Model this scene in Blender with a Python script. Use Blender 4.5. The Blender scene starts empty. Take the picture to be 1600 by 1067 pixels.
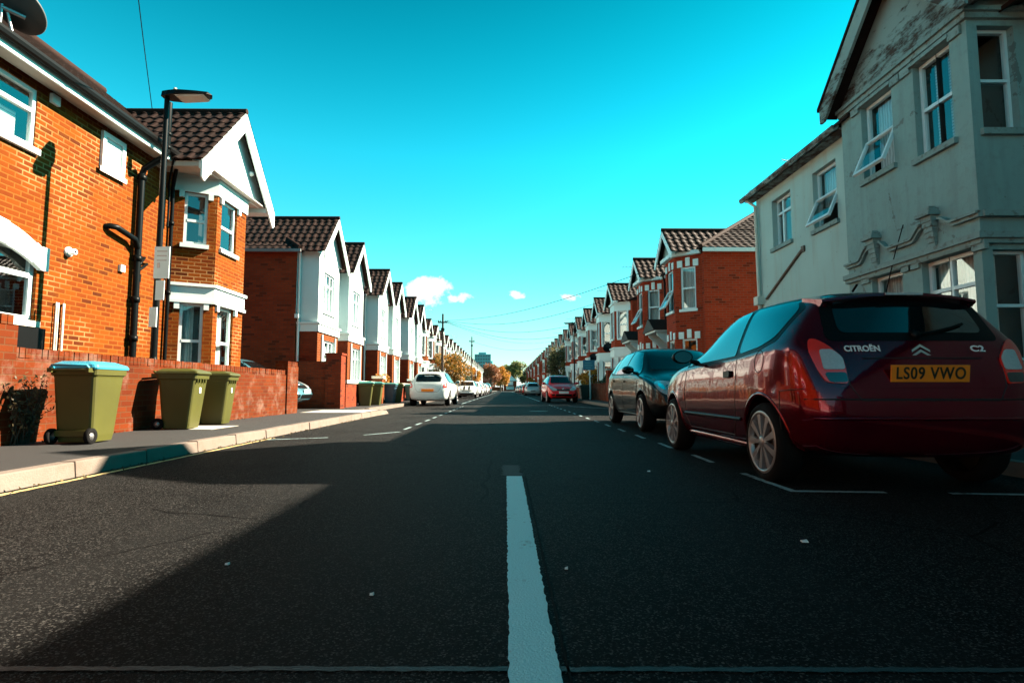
import bpy, bmesh, math, random
from mathutils import Vector, Matrix
from mathutils.bvhtree import BVHTree
random.seed(7)
S = bpy.context.scene
COL = S.collection
R = math.radians

# ---------------------------------------------------------------- camera, sky, sun, exposure
cam = bpy.data.objects.new('camera', bpy.data.cameras.new('camera'))
COL.objects.link(cam)
cam.data.lens = 36 * 885 / 1600
cam.data.sensor_width = 36
cam.data.clip_end = 4000
cam.data.clip_start = 0.05
cam.location = (0, 0, 0.69)
cam.rotation_euler = (R(90) + math.atan(75 / 885), 0, -math.atan(10 / 885))
S.camera = cam
S.view_settings.view_transform = 'Standard'
S.view_settings.look = 'None'
S.view_settings.exposure = 2.3
S.view_settings.gamma = 1.0
S.cycles.max_bounces = 6
S.cycles.diffuse_bounces = 1
S.cycles.transparent_max_bounces = 12
S.cycles.use_denoising = True

SUN = Vector((1.37, 0.40, 1.0)).normalized()
sl = bpy.data.lights.new('sun', 'SUN')
sl.energy = 5.0
sl.angle = R(0.5)
sl.color = (1.0, 0.85, 0.66)
so = bpy.data.objects.new('sun', sl)
COL.objects.link(so)
so.rotation_euler = SUN.to_track_quat('Z', 'Y').to_euler()
so.location = (40, 10, 40)

W = bpy.data.worlds.new('World')
S.world = W
W.use_nodes = True
nt = W.node_tree
for n in list(nt.nodes):
    nt.nodes.remove(n)


class NT:
    """small helper to wire node trees"""
    def __init__(s, tree):
        s.t = tree

    def n(s, typ, ins=None, **kw):
        nd = s.t.nodes.new(typ)
        for k, v in kw.items():
            setattr(nd, k, v)
        for k, v in (ins or {}).items():
            if isinstance(v, bpy.types.NodeSocket):
                s.t.links.new(v, nd.inputs[k])
            else:
                nd.inputs[k].default_value = v
        return nd

    def math(s, op, a, b=0.0, c=0.0, clamp=False):
        nd = s.n('ShaderNodeMath', {0: a, 1: b, 2: c}, operation=op, use_clamp=clamp)
        return nd.outputs[0]

    def mix(s, fac, a, b, blend='MIX'):
        nd = s.n('ShaderNodeMix', data_type='RGBA', blend_type=blend)
        for i, v in ((0, fac), (6, a), (7, b)):
            if isinstance(v, bpy.types.NodeSocket):
                s.t.links.new(v, nd.inputs[i])
            else:
                nd.inputs[i].default_value = v if i == 0 else (*v[:3], 1)
        return nd.outputs[2]

    def ramp(s, fac, stops):
        nd = s.n('ShaderNodeValToRGB', {0: fac})
        cr = nd.color_ramp
        while len(cr.elements) < len(stops):
            cr.elements.new(0.5)
        for e, (p, c) in zip(cr.elements, stops):
            e.position = p
            e.color = (*c, 1) if len(c) == 3 else c
        return nd.outputs[0]


w = NT(nt)
tc = w.n('ShaderNodeTexCoord').outputs['Generated']
sky = w.n('ShaderNodeTexSky', sky_type='NISHITA', sun_disc=False)
sky.sun_elevation = math.asin(SUN.z)
sky.sun_rotation = math.atan2(SUN.x, SUN.y)
sky.air_density = 1.0
sky.dust_density = 0.6
sky.ozone_density = 1.0
sep = w.n('ShaderNodeSeparateXYZ', {0: tc})
zz = w.math('MAXIMUM', sep.outputs[2], 0.0)
SKY_TINT = (0.0, .806, .679)
tinted = w.mix(1.0, sky.outputs[0], SKY_TINT, 'MULTIPLY')
deep = w.math('MAXIMUM', w.math('MINIMUM', w.math('ADD', 1.0, w.math('MULTIPLY', w.math('SUBTRACT', .56, zz), 3.4)), 1.6), .22)
tinted = w.mix(1.0, tinted, w.n('ShaderNodeCombineColor', {0: deep, 1: deep, 2: deep}).outputs[0], 'MULTIPLY')
# pale milky air low over the horizon
hz = w.math('POWER', w.math('SUBTRACT', 1.0, zz), 8.0)
low = w.mix(w.math('MULTIPLY', hz, 0.85), tinted, (5.8, 4.45, 4.38))
# small fair-weather clouds low above the houses
yy = w.math('MAXIMUM', sep.outputs[1], 0.02)
cx = w.math('DIVIDE', sep.outputs[0], yy)
cz = w.math('DIVIDE', sep.outputs[2], yy)
cv = w.n('ShaderNodeCombineXYZ', {0: cx, 1: cz, 2: 0.0}).outputs[0]
nz = w.n('ShaderNodeTexNoise', {'Vector': cv, 'Scale': 34.0, 'Detail': 9.0, 'Roughness': 0.62}).outputs[0]
total = None
for (ax, az, rx, rz, amp) in ((-.135, .176, .050, .034, 1.05), (-.155, .170, .040, .024, .95), (-.085, .163, .045, .012, .75), (.012, .168, .03, .011, .62), (.10, .164, .035, .010, .6), (-.165, .166, .05, .016, .8), (.19, .135, .05, .010, .5)):
    a = w.math('DIVIDE', w.math('SUBTRACT', cx, ax), rx)
    b = w.math('DIVIDE', w.math('SUBTRACT', cz, az), rz)
    d2 = w.math('ADD', w.math('MULTIPLY', a, a), w.math('MULTIPLY', b, b))
    g = w.math('MULTIPLY', w.math('SUBTRACT', 1.0, d2, 0, True), amp)
    total = g if total is None else w.math('MAXIMUM', total, g)
m_ = w.math('ADD', total, w.math('MULTIPLY', w.math('SUBTRACT', nz, 0.5), 3.0))
m_ = w.math('MULTIPLY', w.math('SUBTRACT', m_, 0.34), 2.2, 0, True)
m_ = w.math('MULTIPLY', m_, w.math('GREATER_THAN', total, 0.001))
cl = w.mix(m_, low, (4.8, 4.66, 4.5))
bg = w.n('ShaderNodeBackground', {'Color': cl, 'Strength': 0.05})
w.n('ShaderNodeOutputWorld', {'Surface': bg.outputs[0]})

# ---------------------------------------------------------------- materials
MATS = {}


def mat(name):
    m = bpy.data.materials.new(name)
    m.use_nodes = True
    MATS[name] = m
    t = NT(m.node_tree)
    t.m = m
    t.b = m.node_tree.nodes['Principled BSDF']
    return t


def setp(t, **kw):
    for k, v in kw.items():
        k = k.replace('_', ' ')
        if isinstance(v, bpy.types.NodeSocket):
            t.t.links.new(v, t.b.inputs[k])
        elif isinstance(v, tuple) and len(v) == 3:
            t.b.inputs[k].default_value = (*v, 1)
        else:
            t.b.inputs[k].default_value = v


def bump(t, h, strength=0.4, dist=0.01):
    b = t.n('ShaderNodeBump', {'Height': h, 'Strength': strength, 'Distance': dist})
    t.t.links.new(b.outputs[0], t.b.inputs['Normal'])


def pos(t):
    return t.n('ShaderNodeNewGeometry').outputs['Position']


def noise(t, scale, detail=4, vec=None, rough=.55):
    return t.n('ShaderNodeTexNoise', {'Vector': vec if vec is not None else pos(t), 'Scale': scale, 'Detail': detail, 'Roughness': rough}).outputs[0]


def simple(name, col, rough=.6, var=.12, vscale=6.0, bmp=0.0, bscale=60, **kw):
    t = mat(name)
    nz = noise(t, vscale, 5)
    c = t.mix(nz, tuple(x * (1 - var) for x in col), tuple(min(1, x * (1 + var)) for x in col))
    setp(t, Base_Color=c, Roughness=rough, **kw)
    if bmp:
        bump(t, noise(t, bscale, 3), bmp, .01)
    return t


def brick(name, c1, c2, mortar, dark, msize=.011, soot=.25, scale=1.0, effl=0.0, yellow=0.0):
    t = mat(name)
    g = t.n('ShaderNodeNewGeometry')
    p = t.n('ShaderNodeSeparateXYZ', {0: g.outputs['Position']})
    nn = t.n('ShaderNodeSeparateXYZ', {0: g.outputs['True Normal']})
    u = t.math('SUBTRACT', t.math('MULTIPLY', nn.outputs[0], p.outputs[1]), t.math('MULTIPLY', nn.outputs[1], p.outputs[0]))
    v = t.n('ShaderNodeCombineXYZ', {0: u, 1: p.outputs[2], 2: 0.0}).outputs[0]
    bt = t.n('ShaderNodeTexBrick', {'Vector': v, 'Color1': (*c1, 1), 'Color2': (*c2, 1), 'Mortar': (*mortar, 1), 'Scale': scale,
                                    'Mortar Size': msize, 'Mortar Smooth': .15, 'Bias': 0.0, 'Brick Width': .225, 'Row Height': .0765})
    # a scatter of dark burnt bricks: one random value for each brick
    b2 = t.n('ShaderNodeTexBrick', {'Vector': v, 'Color1': (0, 0, 0, 1), 'Color2': (1, 1, 1, 1), 'Mortar': (0.3, .3, .3, 1), 'Scale': scale,
                                    'Mortar Size': msize, 'Bias': 0.0, 'Brick Width': .225, 'Row Height': .0765})
    big = noise(t, .9, 4)
    dk = t.math('MULTIPLY', t.math('GREATER_THAN', b2.outputs[0], .93), t.math('MULTIPLY', big, 1.3, 0, True))
    c = t.mix(t.math('MULTIPLY', dk, t.math('SUBTRACT', 1.0, bt.outputs['Fac'])), bt.outputs[0], dark)
    if yellow:      # warmer, yellower bricks in drifts, and paler repointed areas
        yl = t.math('MULTIPLY', t.math('SUBTRACT', noise(t, 1.2, 5), .45, 0, True), 4.0, 0, True)
        yb = t.math('MULTIPLY', t.math('SUBTRACT', 1.0, bt.outputs['Fac']), t.math('MULTIPLY', yl, t.math('MULTIPLY', b2.outputs[0], yellow)))
        c = t.mix(yb, c, (.28, .075, .002))
        rp = t.math('MULTIPLY', t.math('SUBTRACT', noise(t, .8, 5, t.n('ShaderNodeMapping', {'Vector': g.outputs['Position'], 'Location': (5, 2, 9)}).outputs[0]), .52, 0, True), 7.0, 0, True)
        c = t.mix(t.math('MULTIPLY', bt.outputs['Fac'], rp), c, (.36, .20, .08))
    fine = noise(t, 45, 4)
    c = t.mix(t.math('MULTIPLY', fine, .45), c, tuple(x * .55 for x in c1))
    so_ = t.math('MULTIPLY', t.math('SUBTRACT', noise(t, .55, 6), .42, 0, True), soot * 5, 0, True)
    c = t.mix(so_, c, tuple(x * .5 for x in dark))
    if effl:
        ef = t.math('MULTIPLY', t.math('SUBTRACT', noise(t, 2.6, 6, None, .7), .52, 0, True), 5.0, 0, True)
        c = t.mix(t.math('MULTIPLY', ef, effl), c, (.30, .24, .19))
    setp(t, Base_Color=c, Roughness=.9, Specular_IOR_Level=.12)
    h = t.math('ADD', t.math('SUBTRACT', 1.0, bt.outputs['Fac']), t.math('MULTIPLY', fine, .35))
    bump(t, h, .55, .012)
    return t


brick('brick_orange', (.205, .043, .0012), (.105, .0145, .0008), (.21, .074, .011), (.033, .006, .0015), soot=.06, yellow=.32)
brick('brick_lowwall', (.15, .027, .004), (.10, .014, .002), (.115, .045, .018), (.06, .014, .005), .008, soot=.3, effl=.3)
brick('brick_brown', (.30, .048, .016), (.20, .030, .011), (.12, .05, .03), (.06, .02, .012), .008, soot=.2)
brick('brick_red', (.46, .045, .014), (.32, .028, .009), (.26, .10, .06), (.06, .014, .008), .008, soot=.15)
brick('brick_amber', (.20, .042, .006), (.15, .025, .004), (.19, .10, .045), (.12, .03, .01), .010, soot=.12)

t = mat('roof_tile')
ri = t.n('ShaderNodeNewGeometry').outputs['Random Per Island']
n1 = noise(t, 1.3, 5)
n2 = noise(t, 30, 4)
c = t.ramp(ri, [(0, (.013, .006, .005)), (.5, (.022, .010, .007)), (1, (.036, .016, .012))])
c = t.mix(t.math('MULTIPLY', n1, .6), c, (.016, .011, .010))
c = t.mix(t.math('MULTIPLY', t.math('SUBTRACT', n2, .58, 0, True), 2.2, 0, True), c, (.075, .06, .05))
setp(t, Base_Color=c, Roughness=.62, Specular_IOR_Level=.25)
bump(t, n2, .3, .006)
simple('roof_old', (.028, .014, .011), .8, .4, 9, .8, 40, Specular_IOR_Level=.1)

t = mat('white_paint')      # masonry paint: rain streaks and grey weathering
c = t.mix(noise(t, 2.2, 5), (.66, .77, .76), (.72, .82, .81))
sv = noise(t, 2.0, 6, t.n('ShaderNodeMapping', {'Vector': pos(t), 'Scale': (3.5, 3.5, .35)}).outputs[0], .62)
c = t.mix(t.math('MULTIPLY', t.math('SUBTRACT', sv, .53, 0, True), 2.6, 0, True), c, (.40, .44, .42))
setp(t, Base_Color=c, Roughness=.6)
bump(t, noise(t, 90, 3), .12, .01)
simple('white_trim', (.66, .77, .76), .45, .05, 7)
simple('cream_stone', (.72, .66, .56), .7, .12, 4, .3, 60)
simple('soffit_board', (.42, .38, .33), .7, .2, 5)
simple('upvc', (.70, .81, .82), .28, .02, 3)
t = simple('bay_render', (.58, .75, .76), .7, .06, 1.6, .2, 120)  # white with the cyan shade of the bay sides put into its colour

t = mat('old_render')       # weathered painted render; falloff toward the frame edge darkens its base colour
n1 = noise(t, .75, 7, None, .62)
n2 = noise(t, 7, 6, None, .65)
c = t.mix(n1, (.30, .44, .42), (.205, .295, .28))
c = t.mix(t.math('MULTIPLY', t.math('SUBTRACT', n2, .52, 0, True), 3.0, 0, True), c, (.21, .26, .24))
mp = t.n('ShaderNodeMapping', {'Vector': pos(t), 'Scale': (3.2, 3.2, .35)}).outputs[0]
st = noise(t, 1.6, 6, mp, .6)
c = t.mix(t.math('MULTIPLY', t.math('SUBTRACT', st, .50, 0, True), 2.6, 0, True), c, (.20, .25, .23))
sp = noise(t, 16, 2)
c = t.mix(t.math('MULTIPLY', t.math('SUBTRACT', sp, .70, 0, True), 8.0, 0, True), c, (.10, .075, .06))
ckv = t.n('ShaderNodeTexVoronoi', {'Vector': t.n('ShaderNodeMapping', {'Vector': pos(t), 'Scale': (1, 1, .7)}).outputs[0], 'Scale': .9}, feature='DISTANCE_TO_EDGE').outputs['Distance']
ckw = t.math('MULTIPLY', t.math('LESS_THAN', t.math('ADD', ckv, t.math('MULTIPLY', t.math('SUBTRACT', n2, .5), .16)), .006), t.math('GREATER_THAN', n1, .5))
c = t.mix(t.math('MULTIPLY', ckw, .6), c, (.10, .09, .08))
setp(t, Base_Color=c, Roughness=.88)
bump(t, t.math('ADD', noise(t, 110, 3), t.math('MULTIPLY', n2, 1.6)), .45, .012)
t = mat('render_lit')     # the same render, with the wing's brighter light put into its colour
c = t.mix(noise(t, .8, 7, None, .62), (.50, .64, .60), (.37, .465, .43))
c = t.mix(t.math('MULTIPLY', t.math('SUBTRACT', noise(t, 1.6, 6, t.n('ShaderNodeMapping', {'Vector': pos(t), 'Scale': (3, 3, .3)}).outputs[0]), .52, 0, True), 2.2, 0, True), c, (.40, .35, .29))
c = t.mix(t.math('MULTIPLY', t.math('SUBTRACT', noise(t, 14, 2), .71, 0, True), 8.0, 0, True), c, (.14, .09, .06))
setp(t, Base_Color=c, Roughness=.88)
bump(t, noise(t, 100, 4), .35, .01)
t = mat('peeling_board')    # gable boards with flaking paint
mp = t.n('ShaderNodeMapping', {'Vector': pos(t), 'Scale': (1, .8, 2.4)}).outputs[0]
zb_ = t.math('MULTIPLY', t.math('SUBTRACT', 6.15, t.n('ShaderNodeSeparateXYZ', {0: pos(t)}).outputs[2]), .22)
f = t.math('ADD', noise(t, 3.2, 10, mp, .75), t.math('MAXIMUM', t.math('MINIMUM', zb_, .08), -.10))
f = t.math('MULTIPLY', t.math('SUBTRACT', f, .52), 9.0, 0, True)
c = t.mix(f, (.27, .34, .32), t.mix(noise(t, 9, 4), (.10, .045, .025), (.045, .03, .025)))
setp(t, Base_Color=c, Roughness=.85)
bump(t, t.math('SUBTRACT', 1.0, f), .8, .012)
t = mat('aged_stone')
c = t.mix(noise(t, 5, 7, None, .7), (.30, .43, .41), (.18, .20, .18))
c = t.mix(t.math('MULTIPLY', t.math('SUBTRACT', noise(t, 12, 5), .55, 0, True), 5, 0, True), c, (.11, .07, .05))
setp(t, Base_Color=c, Roughness=.85)
bump(t, noise(t, 40, 4), .5, .01)

t = mat('asphalt')
p_ = pos(t)
n1 = noise(t, 140, 3, p_, .6)
n2 = noise(t, 330, 2, p_)
big = noise(t, .7, 6, p_, .6)
vo = t.n('ShaderNodeTexVoronoi', {'Vector': p_, 'Scale': 190.0}).outputs['Color']
vs_ = t.n('ShaderNodeSeparateColor', {0: vo}).outputs[0]
c = t.ramp(vs_, [(0, (.006, .006, .006)), (.45, (.012, .0118, .0115)), (.74, (.026, .025, .0235)), (.88, (.13, .118, .106)), (1, (.36, .32, .28))])
c = t.mix(t.math('MULTIPLY', n1, .55), c, (.010, .010, .010))
# tyre-polished tracks along the road, and paler worn areas between
mpw = t.n('ShaderNodeMapping', {'Vector': p_, 'Scale': (1.5, .09, 1)}).outputs[0]
trk = noise(t, 1.0, 5, mpw)
c = t.mix(t.math('MULTIPLY', t.math('SUBTRACT', trk, .46, 0, True), 2.4, 0, True), c, (.042, .040, .037))
c = t.mix(t.math('MULTIPLY', t.math('SUBTRACT', big, .55, 0, True), 3.5, 0, True), c, (.007, .007, .007))
# lost binder: coarse pale patches with ragged edges
pt = noise(t, 1.1, 8, t.n('ShaderNodeMapping', {'Vector': p_, 'Location': (3.1, 7.7, 0)}).outputs[0], .68)
pm = t.math('MULTIPLY', t.math('SUBTRACT', pt, .60, 0, True), 14.0, 0, True)
c = t.mix(t.math('MULTIPLY', pm, t.math('MULTIPLY', vs_, .9)), c, (.085, .078, .070))
# oil drips
dv = t.n('ShaderNodeTexVoronoi', {'Vector': p_, 'Scale': 1.3}).outputs['Distance']
oil = t.math('MULTIPLY', t.math('SUBTRACT', t.math('ADD', .10, t.math('MULTIPLY', t.math('SUBTRACT', n1, .5), .05)), dv, 0, True), 18.0, 0, True)
c = t.mix(t.math('MULTIPLY', oil, .8), c, (.004, .004, .0042))
# hairline cracks
wp_ = t.n('ShaderNodeMix', {0: .12}, data_type='VECTOR')
t.t.links.new(p_, wp_.inputs[4])
t.t.links.new(t.n('ShaderNodeTexNoise', {'Vector': p_, 'Scale': 2.2, 'Detail': 5.0}).outputs['Color'], wp_.inputs[5])
ck = t.n('ShaderNodeTexVoronoi', {'Vector': wp_.outputs[1], 'Scale': .55}, feature='DISTANCE_TO_EDGE').outputs['Distance']
ckm = t.math('MULTIPLY', t.math('LESS_THAN', ck, .0045), t.math('GREATER_THAN', noise(t, .35, 2, p_), .50))
c = t.mix(t.math('MULTIPLY', ckm, .85), c, (.004, .004, .004))
c = t.mix(1.0, c, (.46, .50, .54), 'MULTIPLY')     # bluish basalt chippings
setp(t, Base_Color=c, Roughness=.66, Specular_IOR_Level=.035)
bump(t, t.math('ADD', t.math('MULTIPLY', vs_, .7), t.math('SUBTRACT', n2, ckm)), .9, .010)
t = mat('tarmac_path')
p_ = pos(t)
n2 = noise(t, 150, 3, p_)
c = t.mix(noise(t, .9, 6, p_), (.026, .027, .028), (.046, .046, .045))
c = t.mix(t.math('MULTIPLY', n2, .6), c, (.025, .025, .026))
setp(t, Base_Color=c, Roughness=.8, Specular_IOR_Level=.3)
bump(t, n2, .7, .008)
t = mat('concrete_slab')
c = t.mix(noise(t, 3, 6), (.52, .47, .40), (.36, .32, .27))
setp(t, Base_Color=c, Roughness=.85)
bump(t, noise(t, 80, 3), .4, .006)
t = mat('kerb_stone')
c = t.mix(noise(t, 6, 6, None, .65), (.20, .165, .14), (.13, .10, .08))
c = t.mix(t.math('MULTIPLY', t.math('SUBTRACT', noise(t, 2.2, 6, None, .7), .5, 0, True), 3.2, 0, True), c, (.13, .085, .06))
setp(t, Base_Color=c, Roughness=.85)
bump(t, noise(t, 70, 4), .5, .01)
t = mat('ground_earth')
setp(t, Base_Color=t.mix(noise(t, .2, 5), (.05, .045, .03), (.09, .075, .05)), Roughness=.95)


def paintline(name, col, under, thr, hard=7.0, sc=34):
    t = mat(name)
    p_ = pos(t)
    f = t.math('ADD', noise(t, sc, 5, p_, .7), t.math('MULTIPLY', t.math('SUBTRACT', noise(t, 3.0, 4, p_), .5), .7))
    f = t.math('MULTIPLY', t.math('SUBTRACT', f, thr), hard, 0, True)
    cc = t.mix(noise(t, 160, 2, p_), tuple(x * .62 for x in col), col)
    cc = t.mix(f, cc, under)
    setp(t, Base_Color=cc, Roughness=.6)
    bump(t, t.math('ADD', noise(t, 140, 3, p_), t.math('SUBTRACT', 1.0, f)), .6, .008)


paintline('line_white', (.58, .93, .96), (.05, .07, .075), .645, 5.0)
paintline('line_worn', (.36, .50, .52), (.03, .03, .03), .50, 5.0)
paintline('line_ghost', (.013, .015, .0165), (.006, .0066, .007), .62, 2.5, 14)
paintline('line_yellow', (.62, .46, .20), (.05, .045, .04), .55, 5.0)
t = mat('patch_old')
setp(t, Base_Color=t.mix(noise(t, 90, 4), (.010, .010, .010), (.035, .036, .036)), Roughness=.8)
bump(t, noise(t, 140, 3), .7, .01)
simple('tar', (.005, .005, .005), .9, .3, 8, Specular_IOR_Level=.1)

t = mat('glass')            # window glass: mirror at a glance, clear face on
out = t.t.nodes['Material Output']
tr = t.n('ShaderNodeBsdfTransparent', {'Color': (.80, .86, .86, 1)})
gl = t.n('ShaderNodeBsdfGlossy', {'Color': (.95, .97, .97, 1), 'Roughness': .012})
gg = t.n('ShaderNodeNewGeometry')
dt = t.n('ShaderNodeVectorMath', {0: gg.outputs['Normal'], 1: gg.outputs['Incoming']}, operation='DOT_PRODUCT').outputs['Value']
fr = t.math('POWER', t.math('SUBTRACT', 1.0, t.math('ABSOLUTE', dt), 0, True), 4.0)      # Schlick, the same from both faces of the pane
mx = t.n('ShaderNodeMixShader', {0: t.math('ADD', t.math('MULTIPLY', fr, .80), .14, 0, True), 1: tr.outputs[0], 2: gl.outputs[0]})
t.t.links.new(mx.outputs[0], out.inputs[0])
t = mat('glass_dark')
setp(t, Base_Color=(.006, .010, .011), Roughness=.03, Specular_IOR_Level=.9, IOR=1.6)
t = mat('car_glass')
setp(t, Base_Color=(.004, .007, .008), Roughness=.02, Specular_IOR_Level=.8, IOR=1.55, Coat_Weight=.6, Coat_Roughness=.01)
t = mat('room_dark')
setp(t, Base_Color=(.012, .012, .012), Roughness=.9)
t = mat('curtain')
wv = t.n('ShaderNodeTexWave', {'Vector': t.n('ShaderNodeMapping', {'Vector': pos(t), 'Rotation': (0, 0, .785)}).outputs[0], 'Scale': 7.0, 'Distortion': 2.5, 'Detail': 2.0}).outputs['Fac']
setp(t, Base_Color=t.mix(wv, (.50, .50, .48), (.80, .80, .77)), Roughness=.8)
t = mat('blind')
zc = t.n('ShaderNodeSeparateXYZ', {0: pos(t)}).outputs[2]
fx = t.math('FRACT', t.math('MULTIPLY', zc, 22.0))
setp(t, Base_Color=t.mix(t.math('GREATER_THAN', fx, .75), (.74, .72, .68), (.20, .19, .18)), Roughness=.6)

simple('axle_black', (.004, .004, .004), .6, .1, 10, Specular_IOR_Level=.2)
simple('black_metal', (.003, .0045, .005), .38, .2, 10, Specular_IOR_Level=.10)
simple('frosted', (.62, .70, .70), .22, .25, 40, Coat_Weight=.6)
simple('black_plastic', (.0035, .0038, .004), .42, .2, 20, Specular_IOR_Level=.14)
simple('grey_metal', (.36, .37, .38), .38, .12, 10, Metallic=.7)
simple('lamp_lens', (.42, .38, .33), .25, .1, 10)
simple('dish_grey', (.06, .065, .065), .6, .15, 5)
simple('bin_green', (.060, .061, .0075), .50, .30, 2.2, .12, 14)
simple('bin_lid_olive', (.053, .056, .0075), .45, .14, 3.5)
simple('bin_lid_blue', (.03, .26, .38), .45, .1, 4)
simple('bin_lid_teal', (.045, .20, .18), .45, .1, 4)
simple('bin_dark', (.022, .030, .022), .5, .2, 4)
simple('bin_blue', (.02, .07, .10), .5, .2, 4)
simple('bin_teal', (.03, .12, .10), .5, .2, 4)
simple('tyre', (.005, .005, .005), .85, .2, 20, Specular_IOR_Level=.15)
simple('alloy', (.28, .29, .30), .30, .08, 9, Metallic=.55)
simple('alloy_dark', (.02, .02, .021), .55, .2, 8)
simple('plate_yellow', (.90, .24, .012), .4, .04, 12)
simple('plate_white', (.75, .75, .73), .4, .04, 12)
simple('ink', (.006, .006, .006), .5, .0)
simple('chrome', (.80, .80, .80), .16, .03, 9, Metallic=1.0)
simple('badge_white', (.82, .82, .80), .25, .02, 9)
simple('lamp_red', (.80, .025, .010), .10, .15, 20, Coat_Weight=1.0)
simple('lamp_clear', (.42, .46, .47), .12, .2, 60, Coat_Weight=1.0)
simple('lamp_dark', (.02, .022, .024), .10, .2, 60, Coat_Weight=1.0)
simple('wood_pole', (.028, .020, .015), .85, .3, 7, .5, 30)
simple('terracotta', (.24, .050, .028), .8, .2, 6)
simple('rust_pipe', (.16, .10, .075), .7, .3, 12)
simple('board_blue', (.02, .16, .26), .5, .1, 9)
simple('door_dark', (.035, .03, .032), .4, .2, 4)
simple('door_brown', (.20, .06, .02), .5, .2, 4)
simple('bark', (.07, .05, .035), .9, .3, 10, .6, 25)
simple('tower_wall', (.11, .34, .38), .7, .06, .2)
simple('tower_glass', (.05, .14, .17), .3, .1, .3)
simple('iron_cover', (.055, .052, .048), .6, .3, 30, .6, 90)


def leafmat(name, stops, rough=.6):
    t = mat(name)
    ri = t.n('ShaderNodeNewGeometry').outputs['Random Per Island']
    f = t.math('ADD', t.math('MULTIPLY', ri, .5), t.math('MULTIPLY', noise(t, .9, 4), .55))
    c = t.ramp(f, stops)
    setp(t, Base_Color=c, Roughness=rough)
    dif = t.n('ShaderNodeBsdfTranslucent', {'Color': c})
    mx = t.n('ShaderNodeMixShader', {0: .3, 1: t.b.outputs[0], 2: dif.outputs[0]})
    t.t.links.new(mx.outputs[0], t.t.nodes['Material Output'].inputs[0])


leafmat('leaf_autumn', [(.2, (.05, .06, .012)), (.45, (.16, .11, .015)), (.7, (.42, .17, .018)), (.95, (.55, .26, .03))])
leafmat('leaf_gold', [(.2, (.28, .09, .015)), (.5, (.50, .20, .02)), (.9, (.62, .36, .04))])
leafmat('leaf_rust', [(.2, (.16, .055, .03)), (.5, (.28, .10, .045)), (.9, (.40, .18, .06))])
leafmat('leaf_green', [(.2, (.012, .022, .010)), (.5, (.035, .055, .020)), (.8, (.09, .11, .035)), (.95, (.26, .22, .05))])
leafmat('leaf_pale', [(.2, (.05, .075, .025)), (.5, (.13, .15, .045)), (.9, (.30, .27, .08))])
leafmat('leaf_dry', [(.2, (.035, .028, .014)), (.6, (.11, .085, .035)), (.95, (.30, .22, .10))])
leafmat('leaf_yellowtip', [(.2, (.02, .03, .012)), (.5, (.06, .065, .02)), (.72, (.30, .24, .10)), (.95, (.60, .30, .03))])


def carpaint(name, col, metallic=0.0, rough=.4, coat=1.0, spec=.2):
    t = mat(name)
    setp(t, Base_Color=col, Roughness=rough, Metallic=metallic, Specular_IOR_Level=spec, Coat_Weight=coat, Coat_Roughness=.02, Coat_IOR=1.45)
    # real paint is never quite flat: faint orange peel
    b = t.n('ShaderNodeBump', {'Height': noise(t, 5, 2), 'Strength': .10, 'Distance': .02})
    t.t.links.new(b.outputs[0], t.b.inputs['Coat Normal'])


carpaint('paint_maroon', (.15, .003, .014), .75, .14, .6)
carpaint('paint_black', (.002, .004, .005), .0, .4, .6, .1)
carpaint('paint_red', (.70, .010, .014), .0, .4, .8)
carpaint('paint_white', (.62, .68, .68))
carpaint('paint_silver', (.45, .47, .48), .5)
carpaint('paint_lightblue', (.07, .20, .25), .4)
carpaint('paint_brightred', (.50, .02, .015))
carpaint('paint_darkgrey', (.05, .055, .06), .4)
carpaint('paint_darkblue', (.015, .05, .07), .3)
carpaint('paint_teal', (.03, .13, .15), .3)


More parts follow.
